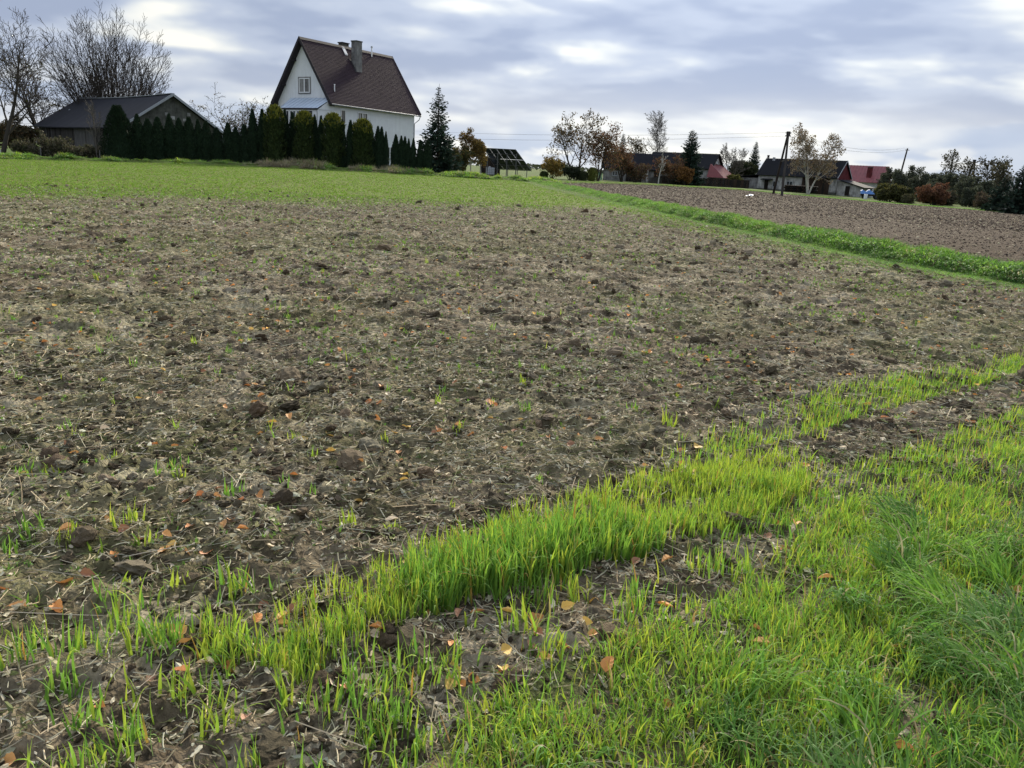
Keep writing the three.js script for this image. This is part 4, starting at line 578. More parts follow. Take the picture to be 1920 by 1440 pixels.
plant({ seed: 420, h: 9.8, trunk: 0.2, stems: 2, vase: 0.3, kids: [9, 6, 5], levels: 3, angle: [0.7, 0.75, 0.75], ratio: [0.52, 0.5, 0.5], clear: 0.25, lift: 0.06, minR: 0.022, leaves: 4, leafKeep: 0.7, leafSize: 0.14, leafSpread: 0.8, leafCols: [[0.14, 0.09, 0.035], [0.1, 0.09, 0.035], [0.19, 0.12, 0.04]], reach: 0.86 }, 'broad tree with sparse brown leaves left of the rust-coloured trees', 8.3, -127.7, 0.3);
plant(bush(421, 8.6, 4.4, RUST.concat(OLIVE[0] ? [[0.12, 0.09, 0.035]] : []), { stems: 4, vase: 0.24, leaves: 6, leafSize: 0.13, leafSpread: 1.0, trunk: 0.12, category: 'tree', name: 'tree', minR: 0.018 }), 'tall rust-brown tree beside the broad sparse tree', 11.6, -125.5, 0);
plant(bush(422, 6.6, 4.4, RUST, { stems: 4, vase: 0.32, leaves: 6, leafSize: 0.12, leafSpread: 0.9, trunk: 0.12, category: 'tree', name: 'tree', minR: 0.018 }), 'rust-red tree in front of the small spruce top', 16.6, -137, 0.5);
plant(bush(423, 4.5, 5.5, [[0.13, 0.095, 0.05], [0.09, 0.075, 0.04], [0.1, 0.05, 0.03]], { stems: 5, vase: 0.75, leaves: 3, leafSize: 0.13, leafSpread: 0.7, trunk: 0.1, category: 'tree', name: 'tree', minR: 0.018 }), 'low spreading brown tree in front of the outbuilding roof', 19.0, -138, 0.2);
plant({ seed: 424, h: 8.4, trunk: 0.14, kids: [10, 6, 4], levels: 3, angle: [0.7, 0.7, 0.7], ratio: [0.36, 0.5, 0.5], clear: 0.3, minR: 0.022, leaves: 4, leafKeep: 0.7, leafSize: 0.15, leafSpread: 0.8, leafCols: [[0.13, 0.1, 0.05], [0.1, 0.085, 0.045]] }, 'small round-headed brown tree behind the outbuilding roof', 21.6, -158.5, 0);
plant({ seed: 425, h: 11.2, trunk: 0.17, kids: [16, 7, 5, 3], levels: 4, angle: [0.6, 0.7, 0.7, 0.7], ratio: [0.34, 0.5, 0.5, 0.5], clear: 0.28, lift: 0.08, minR: 0.02, bark: 'grey', reach: 1 }, 'tall bare grey tree rising behind the outbuilding', 26.4, -162.9, 0);
plant(birch(426, 4.6, OCHRE, { leaves: 0, trunk: 0.11, stems: 1, twigCol: [0.35, 0.33, 0.3], kids: [7, 4, 3], minR: 0.02, clear: 0.4, droop: 0, lift: 0.1 }), 'small pale-barked bare tree at the right end of the outbuilding', 22.0, -132.2, 0);
plant(bush(427, 5.1, 4.6, RUST.concat([[0.12, 0.08, 0.04]]), { leaves: 6, leafSize: 0.11, leafSpread: 0.8, minR: 0.016 }), 'rust-brown bush left of the dark cottage spruce', 24.8, -137.7, 0);
plant(bush(428, 3.2, 2.3, [[0.3, 0.15, 0.04], [0.22, 0.11, 0.035]], { leaves: 8 }), 'small bright orange bush at the foot of the cottage spruce', 26.6, -133.8, 0);
plant(bush(429, 6.5, 4.5, [[0.12, 0.1, 0.05], [0.16, 0.09, 0.045]], { stems: 4, vase: 0.4, leaves: 3, leafSize: 0.14, leafSpread: 0.9, minR: 0.02, trunk: 0.1, category: 'tree', name: 'tree' }), 'thin brown tree behind the cottage ridge', 31.5, -158, 0);
plant({ seed: 430, h: 8.1, trunk: 0.14, stems: 2, vase: 0.25, kids: [9, 6, 5, 3], levels: 4, angle: [0.65, 0.75, 0.75, 0.7], ratio: [0.45, 0.5, 0.5, 0.5], clear: 0.3, lift: 0.08, minR: 0.02, bark: 'grey' }, 'delicate bare tree right of the cottage gable', 39.6, -155, 0);
plant(bush(431, 5.4, 5.2, DARKL.concat([[0.05, 0.06, 0.025]]), { leaves: 14, leafSize: 0.17, leafSpread: 0.8, minR: 0.018 }), 'dark rounded evergreen shrub left of the farmhouse', 42.5, -159, 0);
plant(bush(432, 2.6, 2.6, [[0.2, 0.19, 0.05], [0.14, 0.14, 0.04], [0.09, 0.1, 0.03]], { leaves: 10 }), 'small yellow-green bush beside the grey farmhouse annex', 37.4, -145, 0);
plant(birch(433, 10.2, [[0.28, 0.24, 0.16], [0.24, 0.17, 0.1], [0.2, 0.16, 0.1]], { trunk: 0.15, stems: 3, vase: 0.3, kids: [13, 6, 4], clear: 0.25, droop: 0.16, leaves: 4, leafSize: 0.12, leafSpread: 0.7, twigCol: [0.2, 0.16, 0.13], reach: 0.9, minR: 0.018 }), 'weeping birch with pale forked trunk in front of the farmhouse', 45.6, -130.1, 0);
plant({ seed: 434, h: 6.3, trunk: 0.12, stems: 2, vase: 0.5, kids: [7, 5, 4], levels: 3, angle: [0.7, 0.75, 0.7], ratio: [0.5, 0.5, 0.5], minR: 0.024, leaves: 2, leafKeep: 0.4, leafSize: 0.13, leafCols: OCHRE }, 'low bare fruit tree behind the ridges of the two farm roofs', 63.5, -163, 0);
const globe = (seed, x, z, h, w, cols, label, o = {}) => { const t = thing(o.name ?? 'clipped_bush', label, o.category ?? 'bush', [x, heightAt(x, z) - 0.05, z]); columnFoliage(seed, h, w, { n: o.n ?? 2600, profile: t2 => Math.sqrt(Math.max(0, 1 - Math.pow(Math.abs(t2 * 1.55 - 0.62) / 0.98, 2.6))) + 0.001, core: cols[0], cols, flare: 0.7, len: o.len ?? 0.16, wid: o.wid ?? 0.07 }).mesh('crown', M.leaf, t); new MB().color(BARK.brown).tube([V3(0, -0.1, 0), V3(0, h * 0.5, 0)], [0.06, 0.04], 6).mesh('stem', M.bark, t); return t; };
globe(441, 10.3, -121.6, 1.9, 1.4, [[0.14, 0.16, 0.035], [0.18, 0.19, 0.04], [0.1, 0.12, 0.03]], 'upright egg-shaped yellow-green clipped bush');
globe(442, 8.9, -121.7, 1.3, 1.6, [[0.05, 0.065, 0.03], [0.065, 0.075, 0.035]], 'low round dark clipped bush beside the egg-shaped one');
globe(443, 3.0, -117, 0.95, 1.05, [[0.05, 0.08, 0.025], [0.07, 0.1, 0.03]], 'small box-shaped green bush left of the yellow shrub');
plant(bush(444, 3.2, 4.6, [[0.1, 0.105, 0.03], [0.14, 0.13, 0.035], [0.065, 0.07, 0.025]], { stems: 9, leaves: 13, leafSize: 0.13, leafSpread: 0.6, category: 'tree', name: 'round_tree' }), 'round olive-green tree in front of the red-roofed building', 51.4, -114, 0);
plant(bush(445, 1.7, 2.0, [[0.34, 0.27, 0.05], [0.28, 0.22, 0.05]], { leaves: 8 }), 'small yellow bush right of the round olive-green tree', 54.6, -116.5, 0);
plant(bush(446, 3.0, 3.4, [[0.2, 0.09, 0.05], [0.16, 0.08, 0.05], [0.24, 0.12, 0.06]], { stems: 8, leaves: 9, leafSize: 0.11, leafSpread: 0.55 }), 'round russet bush in front of the pine wood', 55.0, -109, 0);
plant(bush(447, 2.3, 3.2, [[0.1, 0.075, 0.05], [0.08, 0.07, 0.04]], { stems: 8, leaves: 6, leafSize: 0.1, leafSpread: 0.6 }), 'low brownish bush left of the dark spruces', 57.3, -101, 0);
globe(448, 53.2, -112.4, 2.0, 1.3, [[0.03, 0.042, 0.02], [0.04, 0.05, 0.025]], 'slim dark evergreen between the olive tree and russet bush', { n: 1800 });
globe(449, 51.9, -109.6, 1.2, 1.6, [[0.09, 0.08, 0.045], [0.06, 0.07, 0.03]], 'low scrub beneath the round olive-green tree', { n: 1500 });
{ // weeds and scrub along the barn
  const W = [[-44.2, -72, 2.0, 1.8], [-42.2, -73.4, 2.4, 2.2], [-40.9, -73.6, 1.7, 1.9], [-46.8, -70.2, 1.2, 1.8], [-48.8, -69.8, 1.3, 1.8], [-43.3, -72.3, 1.3, 1.6], [-39.7, -75.0, 1.6, 1.6]];
  W.forEach(([x, z, h, w], k) => plant(bush(460 + k, h, w, [[0.1, 0.095, 0.05], [0.06, 0.07, 0.03], [0.17, 0.15, 0.1]], { stems: 7, leaves: 4, leafKeep: 0.7, leafSize: 0.08, name: 'weed_bush' }), ['pale tangled weed bush at the barn corner', 'tallest tangled weed bush before the barn boards', 'grey weed bush before the pale barn boards', 'low weed bush beside the stubby concrete post', 'low weed bush under the leftmost tree', 'low weed bush between the two thin posts', 'weed bush between sapling and big conifer'][k], x, z, k, 'weed bushes along the barn'));
  [[-60, -90, 4.6, 5], [-59.5, -96, 4.2, 4], [-64.5, -88, 5.2, 6]].forEach(([x, z, h, w], k) => plant(bush(470 + k, h, w, [[0.15, 0.1, 0.045], [0.11, 0.085, 0.04], [0.08, 0.075, 0.035]], { leaves: 7, leafSize: 0.16, leafSpread: 0.8, minR: 0.018 }), ['tall brown scrub bush left of the barn', 'lower brown scrub bush touching the left end of the barn', 'brown scrub bush behind the leftmost tree'][k], x, z, k, 'scrub left of the barn'));
}
// the pine wood on the right: each tree of the front built singly
{
  const P = [[62.6, -136.3, 6.1], [66.2, -140.1, 6.8], [65.5, -134.9, 5.6], [71.4, -143.2, 6.0], [68.4, -133.5, 6.1], [72.1, -137.2, 5.8], [71.1, -132.1, 5.7], [70, -127, 5.3], [66.7, -117.4, 4.5], [63.4, -126, 5.0], [67.2, -124.5, 4.9], [61.5, -122.5, 3.6], [64.2, -115, 3.6], [60.8, -110.5, 3.1], [74.5, -127.5, 5.6], [63.9, -143.5, 6.2], [69.5, -122, 4.6]];
  const cols = [[0.085, 0.1, 0.062], [0.1, 0.11, 0.072], [0.065, 0.082, 0.05]];
  P.forEach(([x, z, h], k) => plant({ seed: 500 + k, h: h * 0.68, trunk: 0.13, kids: [13, 6, 4], levels: 3, angle: [0.95, 0.7, 0.7], ratio: [0.46, 0.5, 0.5], clear: 0.02, lift: 0.06, minR: 0.016, bark: 'brown', leaves: 9, leafSize: 0.12, leafSpread: 0.7, cone: true, leafCols: cols, reach: 1, category: 'pine', name: 'pine' }, `dusky green pine of the wood right of the farm, ${['first', 'second', 'third', 'fourth', 'fifth', 'sixth', 'seventh', 'eighth', 'ninth', 'tenth', 'eleventh', 'twelfth', 'thirteenth', 'fourteenth', 'fifteenth', 'sixteenth', 'seventeenth'][k]} tree`, x, z, k, 'pines of the wood'));
  const thin = [[77.6, -149, 8.6, 'thin bare tree by the thin pole above the wood'], [79.0, -147, 7.4, 'thin-leaved tree left of the distant A-frame pole'], [74.2, -131, 7.4, 'tall thin tree right of the distant A-frame pole'], [76, -130.2, 7.2, 'thin-leaved tree nearest the dark spruces'], [72.5, -124, 6.4, 'slender tree just left of the dark spruces']];
  thin.forEach(([x, z, h, label], k) => plant({ seed: 540 + k, h: h * 0.86, trunk: 0.1, kids: [11, 5, 4], levels: 3, angle: [0.7, 0.7, 0.7], ratio: [0.34, 0.5, 0.5], clear: 0.35, minR: 0.022, leaves: 4, leafKeep: 0.55, leafSize: 0.16, leafSpread: 0.8, leafCols: [[0.1, 0.09, 0.05], [0.07, 0.07, 0.04]], reach: 0.98 }, label, x, z, k, 'thin trees above the wood'));
}
{ // undergrowth at the foot of the wood
  [[58.5, -113, 2.2, 3.4], [61, -106.5, 1.9, 3.2], [59.5, -119, 2.4, 3.6], [62.5, -101.5, 1.8, 3.0], [57.5, -123, 2.3, 3.4]].forEach(([x, z, h, w], k) => plant(bush(480 + k, h, w, [[0.1, 0.1, 0.06], [0.08, 0.085, 0.045], [0.12, 0.1, 0.06]], { stems: 9, leaves: 9, leafSize: 0.12, leafSpread: 0.6 }), ['dull green scrub right behind the russet bush', 'dull scrub between russet bush and low brownish bush', 'dull scrub left of the russet bush', 'dull scrub just left of the dark spruces', 'dull scrub behind the slim dark evergreen'][k], x, z, k, 'scrub at the foot of the wood'));
}
{ // far-off belt of trees on the horizon, one hazy mass
  const r = rng(77), m = new MB();
  for (let k = 0; k < 9000; k++) { const a = (-45 + 95 * r()) * D2R, d = 620 + 160 * r(), top = 2.5 + 5.5 * fbm(a * 22, 3, 4) * sm(0.3, 0.6, fbm(a * 9 + 4, 1, 3)), x = Math.sin(a) * d, z = -Math.cos(a) * d, y = 0.2 + top * Math.sqrt(r()), s = 0.7 + r() * 1.1, v = 0.7 + 0.6 * r(); m.color([0.05 * v, 0.06 * v, 0.035 * v]); const u = V3(r() - 0.5, r() - 0.5, r() - 0.5).normalize().multiplyScalar(s), w = V3(r() - 0.5, r() - 0.5, r() - 0.5).normalize().multiplyScalar(s), c = V3(x, y, z); m.quad(c.clone().sub(u).toArray(), c.clone().sub(w).toArray(), c.clone().add(u).toArray(), c.clone().add(w).toArray()); }
  tag(m.mesh('distant_wood', M.leaf, scene), 'far belt of trees along the horizon', 'wood', null, 'stuff');
}

// ------------------------------------------------------------------ ground cover
// a blade: width and height 1, bending forward along +z
function bladeGeo(bend, curl, seg, wide = 1, tip = 0.05) {
  const p = [], idx = [], lens = 1 / seg; let y = 0, z = 0;
  for (let k = 0; k <= seg; k++) { const t = k / seg, a = bend * t + curl * t * t, w = wide * (t < 0.25 ? 0.62 + t * 1.5 : Math.pow(1 - (t - 0.25) / 0.75, 0.75) * (1 - tip) + tip) * 0.5, x = 0; if (k) { y += Math.cos(a) * lens; z += Math.sin(a) * lens; } const tw = t * 0.7; p.push(-w * Math.cos(tw), y, z - w * Math.sin(tw) * 0.06, w * Math.cos(tw), y, z + w * Math.sin(tw) * 0.06); if (k) { const n = k * 2; idx.push(n - 2, n - 1, n + 1, n - 2, n + 1, n); } }
  const g = new THREE.BufferGeometry(); g.setAttribute('position', new THREE.Float32BufferAttribute(p, 3)); g.setIndex(idx); g.computeVertexNormals(); g.setAttribute('color', new THREE.Float32BufferAttribute(new Float32Array(p.length).fill(1), 3)); g.setAttribute('uv', new THREE.Float32BufferAttribute(new Float32Array(p.length / 3 * 2), 2)); return g;
}
function tuftGeo(seed, n, bend, spread, wide) { // several blades from one root
  const r = rng(seed), m = new MB();
  for (let k = 0; k < n; k++) { const a = r() * 6.28, lean = bend * (0.4 + r()), h = 0.6 + r() * 0.4, w = wide * (0.7 + r() * 0.6), dx = Math.cos(a), dz = Math.sin(a), bx = (r() - 0.5) * spread, bz = (r() - 0.5) * spread, sx = -dz * w / 2, sz = dx * w / 2, y1 = h * 0.55 * Math.cos(lean * 0.6), o1 = h * 0.55 * Math.sin(lean * 0.6), y2 = y1 + h * 0.45 * Math.cos(lean * 1.6), o2 = o1 + h * 0.45 * Math.sin(lean * 1.6); const v = 0.8 + r() * 0.4; m.color([v, v, v]); const A = m.v(bx - sx, 0, bz - sz), B = m.v(bx + sx, 0, bz + sz), C = m.v(bx + dx * o1 + sx, y1, bz + dz * o1 + sz), D = m.v(bx + dx * o1 - sx, y1, bz + dz * o1 - sz), T = m.v(bx + dx * o2, y2, bz + dz * o2); m.i.push(A, B, C, A, C, D, D, C, T); }
  return m.geometry();
}
class Scatter { // copies of a few shapes, gathered under one thing that nobody could count
  constructor(name, label, category, shapes, mat, part) { this.o = thing(name, label, category); this.o.userData.kind = 'stuff'; this.shapes = shapes; this.mat = mat; this.part = part; this.m = shapes.map(() => []); this.c = shapes.map(() => []); this.t = new THREE.Object3D(); this.t.rotation.order = 'YXZ'; this.e = new THREE.Matrix4(); }
  add(k, x, y, z, sx, sy, sz, yaw, pitch, roll, c) { const t = this.t; t.position.set(x, y, z); t.rotation.set(pitch, yaw, roll); t.scale.set(sx, sy, sz); t.updateMatrix(); this.m[k].push(t.matrix.clone()); this.c[k].push(c); }
  done() { this.shapes.forEach((g, k) => { if (!this.m[k].length) return; const im = new THREE.InstancedMesh(g, this.mat, this.m[k].length), col = new THREE.Color(); this.m[k].forEach((m, i) => { im.setMatrixAt(i, m); col.setRGB(...this.c[k][i]); im.setColorAt(i, col); }); im.name = this.part; im.userData.kind = 'stuff'; im.castShadow = im.receiveShadow = true; this.o.add(im); }); this.m = this.c = null; }
}
const pick = (a, r) => a[Math.floor(r() * a.length)];
const vary = (c, r, s = 0.35) => { const v = 1 - s / 2 + s * r(), w = 1 + (r() - 0.5) * 0.18; return [c[0] * v * w, c[1] * v, c[2] * v]; };
const LIME = [[0.34, 0.45, 0.045], [0.28, 0.43, 0.045], [0.38, 0.46, 0.055]], FRESH = [[0.18, 0.35, 0.045], [0.15, 0.31, 0.045], [0.22, 0.39, 0.05]], DEEP = [[0.115, 0.25, 0.042], [0.14, 0.27, 0.045], [0.09, 0.2, 0.038]], BLUEG = [[0.14, 0.27, 0.065], [0.11, 0.23, 0.05], [0.21, 0.32, 0.12]], STRAW = [[0.5, 0.42, 0.27], [0.4, 0.33, 0.21], [0.6, 0.52, 0.36], [0.24, 0.19, 0.12], [0.19, 0.15, 0.095]], GREYS = [[0.38, 0.35, 0.26], [0.5, 0.46, 0.35], [0.28, 0.26, 0.18]], OLV = [[0.12, 0.14, 0.05], [0.16, 0.17, 0.07]];
const bladeShapes = [bladeGeo(0.08, 0.25, 4), bladeGeo(0.15, 0.7, 5), bladeGeo(0.3, 1.5, 6), bladeGeo(0.05, 0.1, 3)];
const longShapes = [bladeGeo(0.4, 1.3, 7, 1, 0.1), bladeGeo(0.6, 1.9, 8, 1, 0.1), bladeGeo(0.9, 1.1, 7, 1, 0.1)];

{ // young cereal: the dense row, the loose band behind it, tufts and single seedlings across the field
  const S = new Scatter('young_cereal', 'bright green cereal seedlings in a dense row across the foreground', 'grass', bladeShapes, M.grass, 'blades'), r = rng(900);
  const put = (x, z, h, w, cols, lean = 0.25) => { const shape = r() < 0.12 ? 2 : r() < 0.45 ? 1 : r() < 0.6 ? 0 : 3; S.add(shape, x, heightAt(x, z) - 0.006, z, w, h, h, r() * 6.28, (r() - 0.5) * lean, (r() - 0.5) * lean, vary(r() < 0.045 ? pick([[0.4, 0.25, 0.06], [0.38, 0.33, 0.12]], r) : pick(cols, r), r)); };
  for (let k = 0; k < 800000; k++) {
    const x = -4.4 + 13 * r(), z = -8.4 + 7.9 * r(); if (Math.abs(Math.atan2(x, -z)) > 66 * D2R) continue;
    const [u, v] = UV(x, z), vr = rowV(u), vb = Math.min(rowBackV(u), -2.3), n = fbm(x * 2.2 + 5, z * 2.2, 3), n2 = fbm(x * 6, z * 6 + 9, 3), q = r() * 4300;
    const inU = sm(0.55, 0.8, u) * sm(3.95, 3.6, u), clump = sm(1.2, 1.55, u) * sm(2.75, 2.2, u);
    let den = 0, h = 0.1, w = 0.0068, cols = LIME, lean = 0.3;
    const front = vr + 0.07 + 0.05 * (n2 - 0.5), core = sm(front, front - 0.04, v) * sm(vr - 0.24 - 0.1 * clump, vr - 0.12, v);
    if (core * inU > 0.02) { den = 4200 * core * inU * (clump > 0.5 ? 1 : sm(0.34, 0.48, n2) * 0.75 + 0.25); h = lerp(0.115, 0.19, clump) * (0.5 + 0.65 * Math.sqrt(r())); w = lerp(0.0066, 0.0095, clump); cols = clump > 0.4 ? (r() < 0.75 ? FRESH : LIME) : r() < 0.75 ? LIME : FRESH; lean = 0.22; }
    else if (v < vr && v > vb - 0.05) { den = 2500 * sm(0.75, 1.2, u) * sm(4.3, 3.6, u) * sm(vb - 0.05, vb + 0.12, v) * (0.5 + 0.7 * sm(0.38, 0.56, n)); h = 0.1 * (0.55 + 0.7 * r()); }
    else if (u > 3.3 && v > roughV(u) - 0.2 && v < vergeV(u)) { den = 1700 * sm(roughV(u) - 0.2, roughV(u) + 0.25, v) * (0.25 + 0.75 * sm(0.34, 0.52, n)) * (v > -2.4 && u > 3.8 ? 0.75 : 1) + 90; h = 0.09 * (0.6 + 0.6 * r()); cols = r() < 0.5 ? LIME : FRESH; }
    else if (v >= front && v < vergeV(u)) { den = 1300 * sm(0.54, 0.62, n2) + 60; w = 0.0075; h = 0.11 * (0.5 + 0.8 * r()); cols = r() < 0.6 ? FRESH : LIME; }
    else if (u <= 0.9 && v > -2.75) { den = 1300 * sm(0.585, 0.645, n2) + 22; w = 0.0085; h = 0.135 * (0.5 + 0.8 * r()); cols = r() < 0.55 ? FRESH : LIME; }
    else if (v > -3.6) den = 0;
    if (q < den) put(x, z, h, w * (0.5 + 0.9 * r()), cols, lean);
  }
  // separate tufts where the photograph shows them, then a thin random sowing that gets rarer with distance
  const T = [[-2.01, -2.88, 40, 0.1], [-1.64, -3.12, 26, 0.12], [-1.78, -2.91, 20, 0.09], [-0.94, -2.31, 46, 0.14], [-1.1, -2.24, 30, 0.15], [-2.37, -3.64, 26, 0.07], [-2.27, -3.65, 24, 0.07], [-1.72, -3.81, 22, 0.07], [-1.31, -3.51, 22, 0.1], [0.1, -2.47, 20, 0.15], [0.31, -2.74, 24, 0.12], [0.54, -2.73, 20, 0.11], [0.1, -5.09, 16, 0.1], [1.05, -4.96, 18, 0.12], [-0.78, -1.88, 22, 0.12], [-1.3, -2.03, 20, 0.15], [-1.64, -3.67, 12, 0.08], [-0.5, -5.17, 8, 0.11], [0.04, -6.33, 9, 0.1], [-0.71, -3.23, 14, 0.1], [-3.42, -6.52, 12, 0.1], [0.87, -5.29, 16, 0.08], [-0.95, -2.02, 18, 0.14], [-1.15, -1.88, 16, 0.13], [-0.6, -2.0, 14, 0.15], [-1.42, -2.5, 12, 0.11], [-1.2, -2.65, 14, 0.1], [-0.3, -1.95, 18, 0.13]];
  for (let k = 0; k < 390; k++) { const a = (r() - 0.5) * 1.8, d = 2.6 + 14 * Math.pow(r(), 1.3), x = Math.sin(a) * d, z = -Math.cos(a) * d; if (zone(x, z) !== 0) continue; T.push([x, z, 2 + Math.floor(r() * r() * 14), 0.05 + 0.07 * r()]); }
  for (const [x, z, n, h] of T) { const cols = r() < 0.45 ? LIME : FRESH, rad = 0.012 + 0.0012 * n; for (let k = 0; k < n; k++) { const a = r() * 6.28, q = rad * Math.sqrt(r()) * 1.6; put(x + Math.cos(a) * q, z + Math.sin(a) * q, h * (0.55 + 0.55 * r()), 0.0065 + 0.0055 * r(), cols, 0.6); } }
  S.done();
}
{ // verge: fine upright grass at its edge, long lodged grass in swirls further right
  const S = new Scatter('verge_grass', 'thick verge grass in the lower right corner', 'grass', bladeShapes, M.grass, 'blades'), L = new Scatter('long_grass', 'long drooping blue-green grass lodged in tussocks on the right verge', 'grass', longShapes, M.grass, 'blades'), r = rng(910);
  for (let k = 0; k < 760000; k++) {
    const x = -1.4 + 10.6 * r(), z = -9.5 + 9.0 * r(); if (Math.abs(Math.atan2(x, -z)) > 66 * D2R) continue;
    const [u, v] = UV(x, z), e = v - vergeV(u); if (e < -0.05) continue;
    const n = fbm(x * 2.4 + 15, z * 2.4, 3), n2 = fbm(x * 7, z * 7 + 3, 3), d = Math.hypot(x, z), den = (700 + 2600 * sm(0.34, 0.55, n2)) * sm(-0.05, 0.12, e) * (0.35 + 0.65 * sm(0.3, 0.5, n)) * (d > 4.5 ? 0.7 : 1);
    if (r() * 3300 > den) continue;
    const far = 0.72 * sm(0.5, 1.1, e + (n - 0.5) * 0.5), cols = r() < far * 0.8 ? (r() < 0.6 ? DEEP : FRESH) : r() < 0.55 ? LIME : FRESH, h = lerp(0.095, 0.115, far) * (0.45 + 0.8 * r());
    S.add(r() < 0.3 ? 2 : r() < 0.6 ? 1 : r() < 0.5 ? 0 : 3, x, heightAt(x, z) - 0.006, z, 0.0045 + 0.006 * r() * r(), h, h, r() * 6.28, (r() - 0.5) * 1.0, (r() - 0.5) * 0.8, vary(r() < 0.07 ? pick([[0.36, 0.3, 0.13], [0.3, 0.2, 0.08]], r) : pick(cols, r), r));
  }
  const knots = []; for (let k = 0; k < 420; k++) { const u = 0.9 + 7 * r(), e = 0.28 + 2.6 * Math.pow(r(), 0.8), v = vergeV(u) + e; knots.push([0.788 * u + 0.615 * v, -0.615 * u + 0.788 * v, 30 + Math.floor(50 * r()), 0.13 + 0.14 * r(), r() * 6.28]); }
  for (const [x, z] of [[1.64, -2.96], [1.7, -2.75], [1.64, -2.64], [1.78, -2.5], [1.53, -2.26], [1.65, -2.2], [1.9, -2.6], [2.04, -3.0], [1.93, -3.49], [1.8, -3.2]]) knots.push([x, z, 95, 0.26, 2.2 + r() * 1.6]);
  for (const [x, z, n, len, yaw] of knots) { if (z > -0.6 || Math.abs(Math.atan2(x, -z)) > 66 * D2R) continue; const flow = yaw + 2.5 * fbm(x * 0.9, z * 0.9, 2), tone = r(), cols = tone < 0.18 ? BLUEG : tone < 0.62 ? DEEP : FRESH; for (let k = 0; k < n; k++) { const a = r() * 6.28, q = 0.09 * Math.sqrt(r()), px = x + Math.cos(a) * q, pz = z + Math.sin(a) * q; L.add(Math.floor(r() * 3), px, heightAt(px, pz) - 0.006, pz, 0.005 + 0.004 * r(), len * (0.6 + 0.6 * r()), len * (0.6 + 0.6 * r()), flow + (r() - 0.5) * 2.6, 0.2 * r(), (r() - 0.5) * 0.9, vary(r() < 0.06 ? [0.38, 0.33, 0.18] : pick(cols, r), r, 0.5)); } }
  S.done(); L.done();
}
{ // straw, chaff and rotted stems lying on the field
  const r = rng(920), strip = (bend, n) => { const m = new MB(), pts = []; for (let k = 0; k <= n; k++) { const t = k / n - 0.5; pts.push([t, 0.02 * Math.cos(t * 5) , bend * (t * t - 0.08)]); } for (let k = 0; k < n; k++) { const a = pts[k], b = pts[k + 1], w = 0.5, y = 0.05; m.quad([a[0], a[1], a[2] - w * 0.09], [b[0], b[1], b[2] - w * 0.09], [b[0], b[1] + y, b[2]], [a[0], a[1] + y, a[2]]); m.quad([a[0], a[1] + y, a[2]], [b[0], b[1] + y, b[2]], [b[0], b[1], b[2] + w * 0.09], [a[0], a[1], a[2] + w * 0.09]); } return m.geometry(); };
  const chip = seed => { const q = rng(seed + 70), m = new MB(), N = 7, P = []; for (let k = 0; k < N; k++) { const t = k / N * 6.283, s = 0.34 + 0.3 * q(); P.push([Math.cos(t) * s * 1.2, 0.5 * (q() - 0.35), Math.sin(t) * s * 0.8]); } for (let k = 0; k < N; k++) m.tri([0, 0.12, 0], P[k], P[(k + 1) % N]); return m.geometry(); };
  const S = new Scatter('crop_residue', 'straw and rotted stems strewn over the bare field', 'straw', [strip(0, 1), strip(0.35, 3), strip(-0.8, 4), chip(1), chip(2), chip(3)], M.dry, 'straws');
  for (let k = 0; k < 470000; k++) {
    const close = r() < 0.24, a = (r() - 0.5) * (close ? 2.9 : 1.66), d = close ? 0.7 + 6.5 * Math.sqrt(r()) : 1.7 + 33 * Math.pow(r(), 1.1), x = Math.sin(a) * d, z = -Math.cos(a) * d, q = zone(x, z); if (q !== 0 && !(q === 4 && r() < 0.4)) continue;
    const n = fbm(x * 0.9, z * 0.9, 3), n2 = fbm(x * 3.5 + 8, z * 3.5, 3); if (r() > 0.4 + 0.8 * sm(0.35, 0.6, n2)) continue; const g = greenness(x, z); if (r() < g * 0.6) continue;
    if (d < 6 && r() < 0.38) continue;
    const grow = 0.8 + d / 14, y = heightAt(x, z);
    if (r() < 0.5) { const s = (0.008 + 0.022 * r() * r()) * Math.min(2.4, grow); S.add(3 + Math.floor(r() * 3), x, y + s * 0.25, z, s * (1 + r()), s, s * (0.7 + 0.6 * r()), r() * 6.28, (r() - 0.5) * 0.9, (r() - 0.5) * 0.9, vary(r() < 0.2 ? pick(OLV, r) : r() < 0.55 ? pick(GREYS, r) : pick(STRAW, r), r, 0.6)); continue; }
    const len = (r() < 0.04 && d < 12 ? 0.14 + 0.2 * r() : 0.025 + 0.085 * r() * r() + 0.02 * r()) * Math.min(1.9, grow), wide = (0.028 + 0.04 * r() * r()) * Math.min(2.4, grow);
    S.add(Math.floor(r() * 3), x, y + 0.004 + 0.012 * r() * grow, z, len, wide, wide, r() * 6.28, (r() - 0.5) * 0.6, (r() - 0.5) * 0.6, vary(r() < 0.22 ? pick(OLV, r) : r() < 0.4 ? pick(GREYS, r) : pick(STRAW, r), r, 0.6));
  }
  S.done();
}
const clodGeo = seed => { const g = new THREE.IcosahedronGeometry(1, 3), p = g.attributes.position; for (let k = 0; k < p.count; k++) { const x = p.getX(k), y = p.getY(k), z = p.getZ(k), s = 0.5 + 0.5 * fbm(x * 1.5 + seed * 7.1 + y, z * 1.5 + y * 1.3 + seed, 3) + 0.5 * Math.abs(fbm(x * 3.4 - seed * 3 + y * 2, z * 3.4 - y * 2.2, 3) - 0.5) * 2; p.setXYZ(k, x * s, y * s * 0.7, z * s); } g.computeVertexNormals(); return g; };
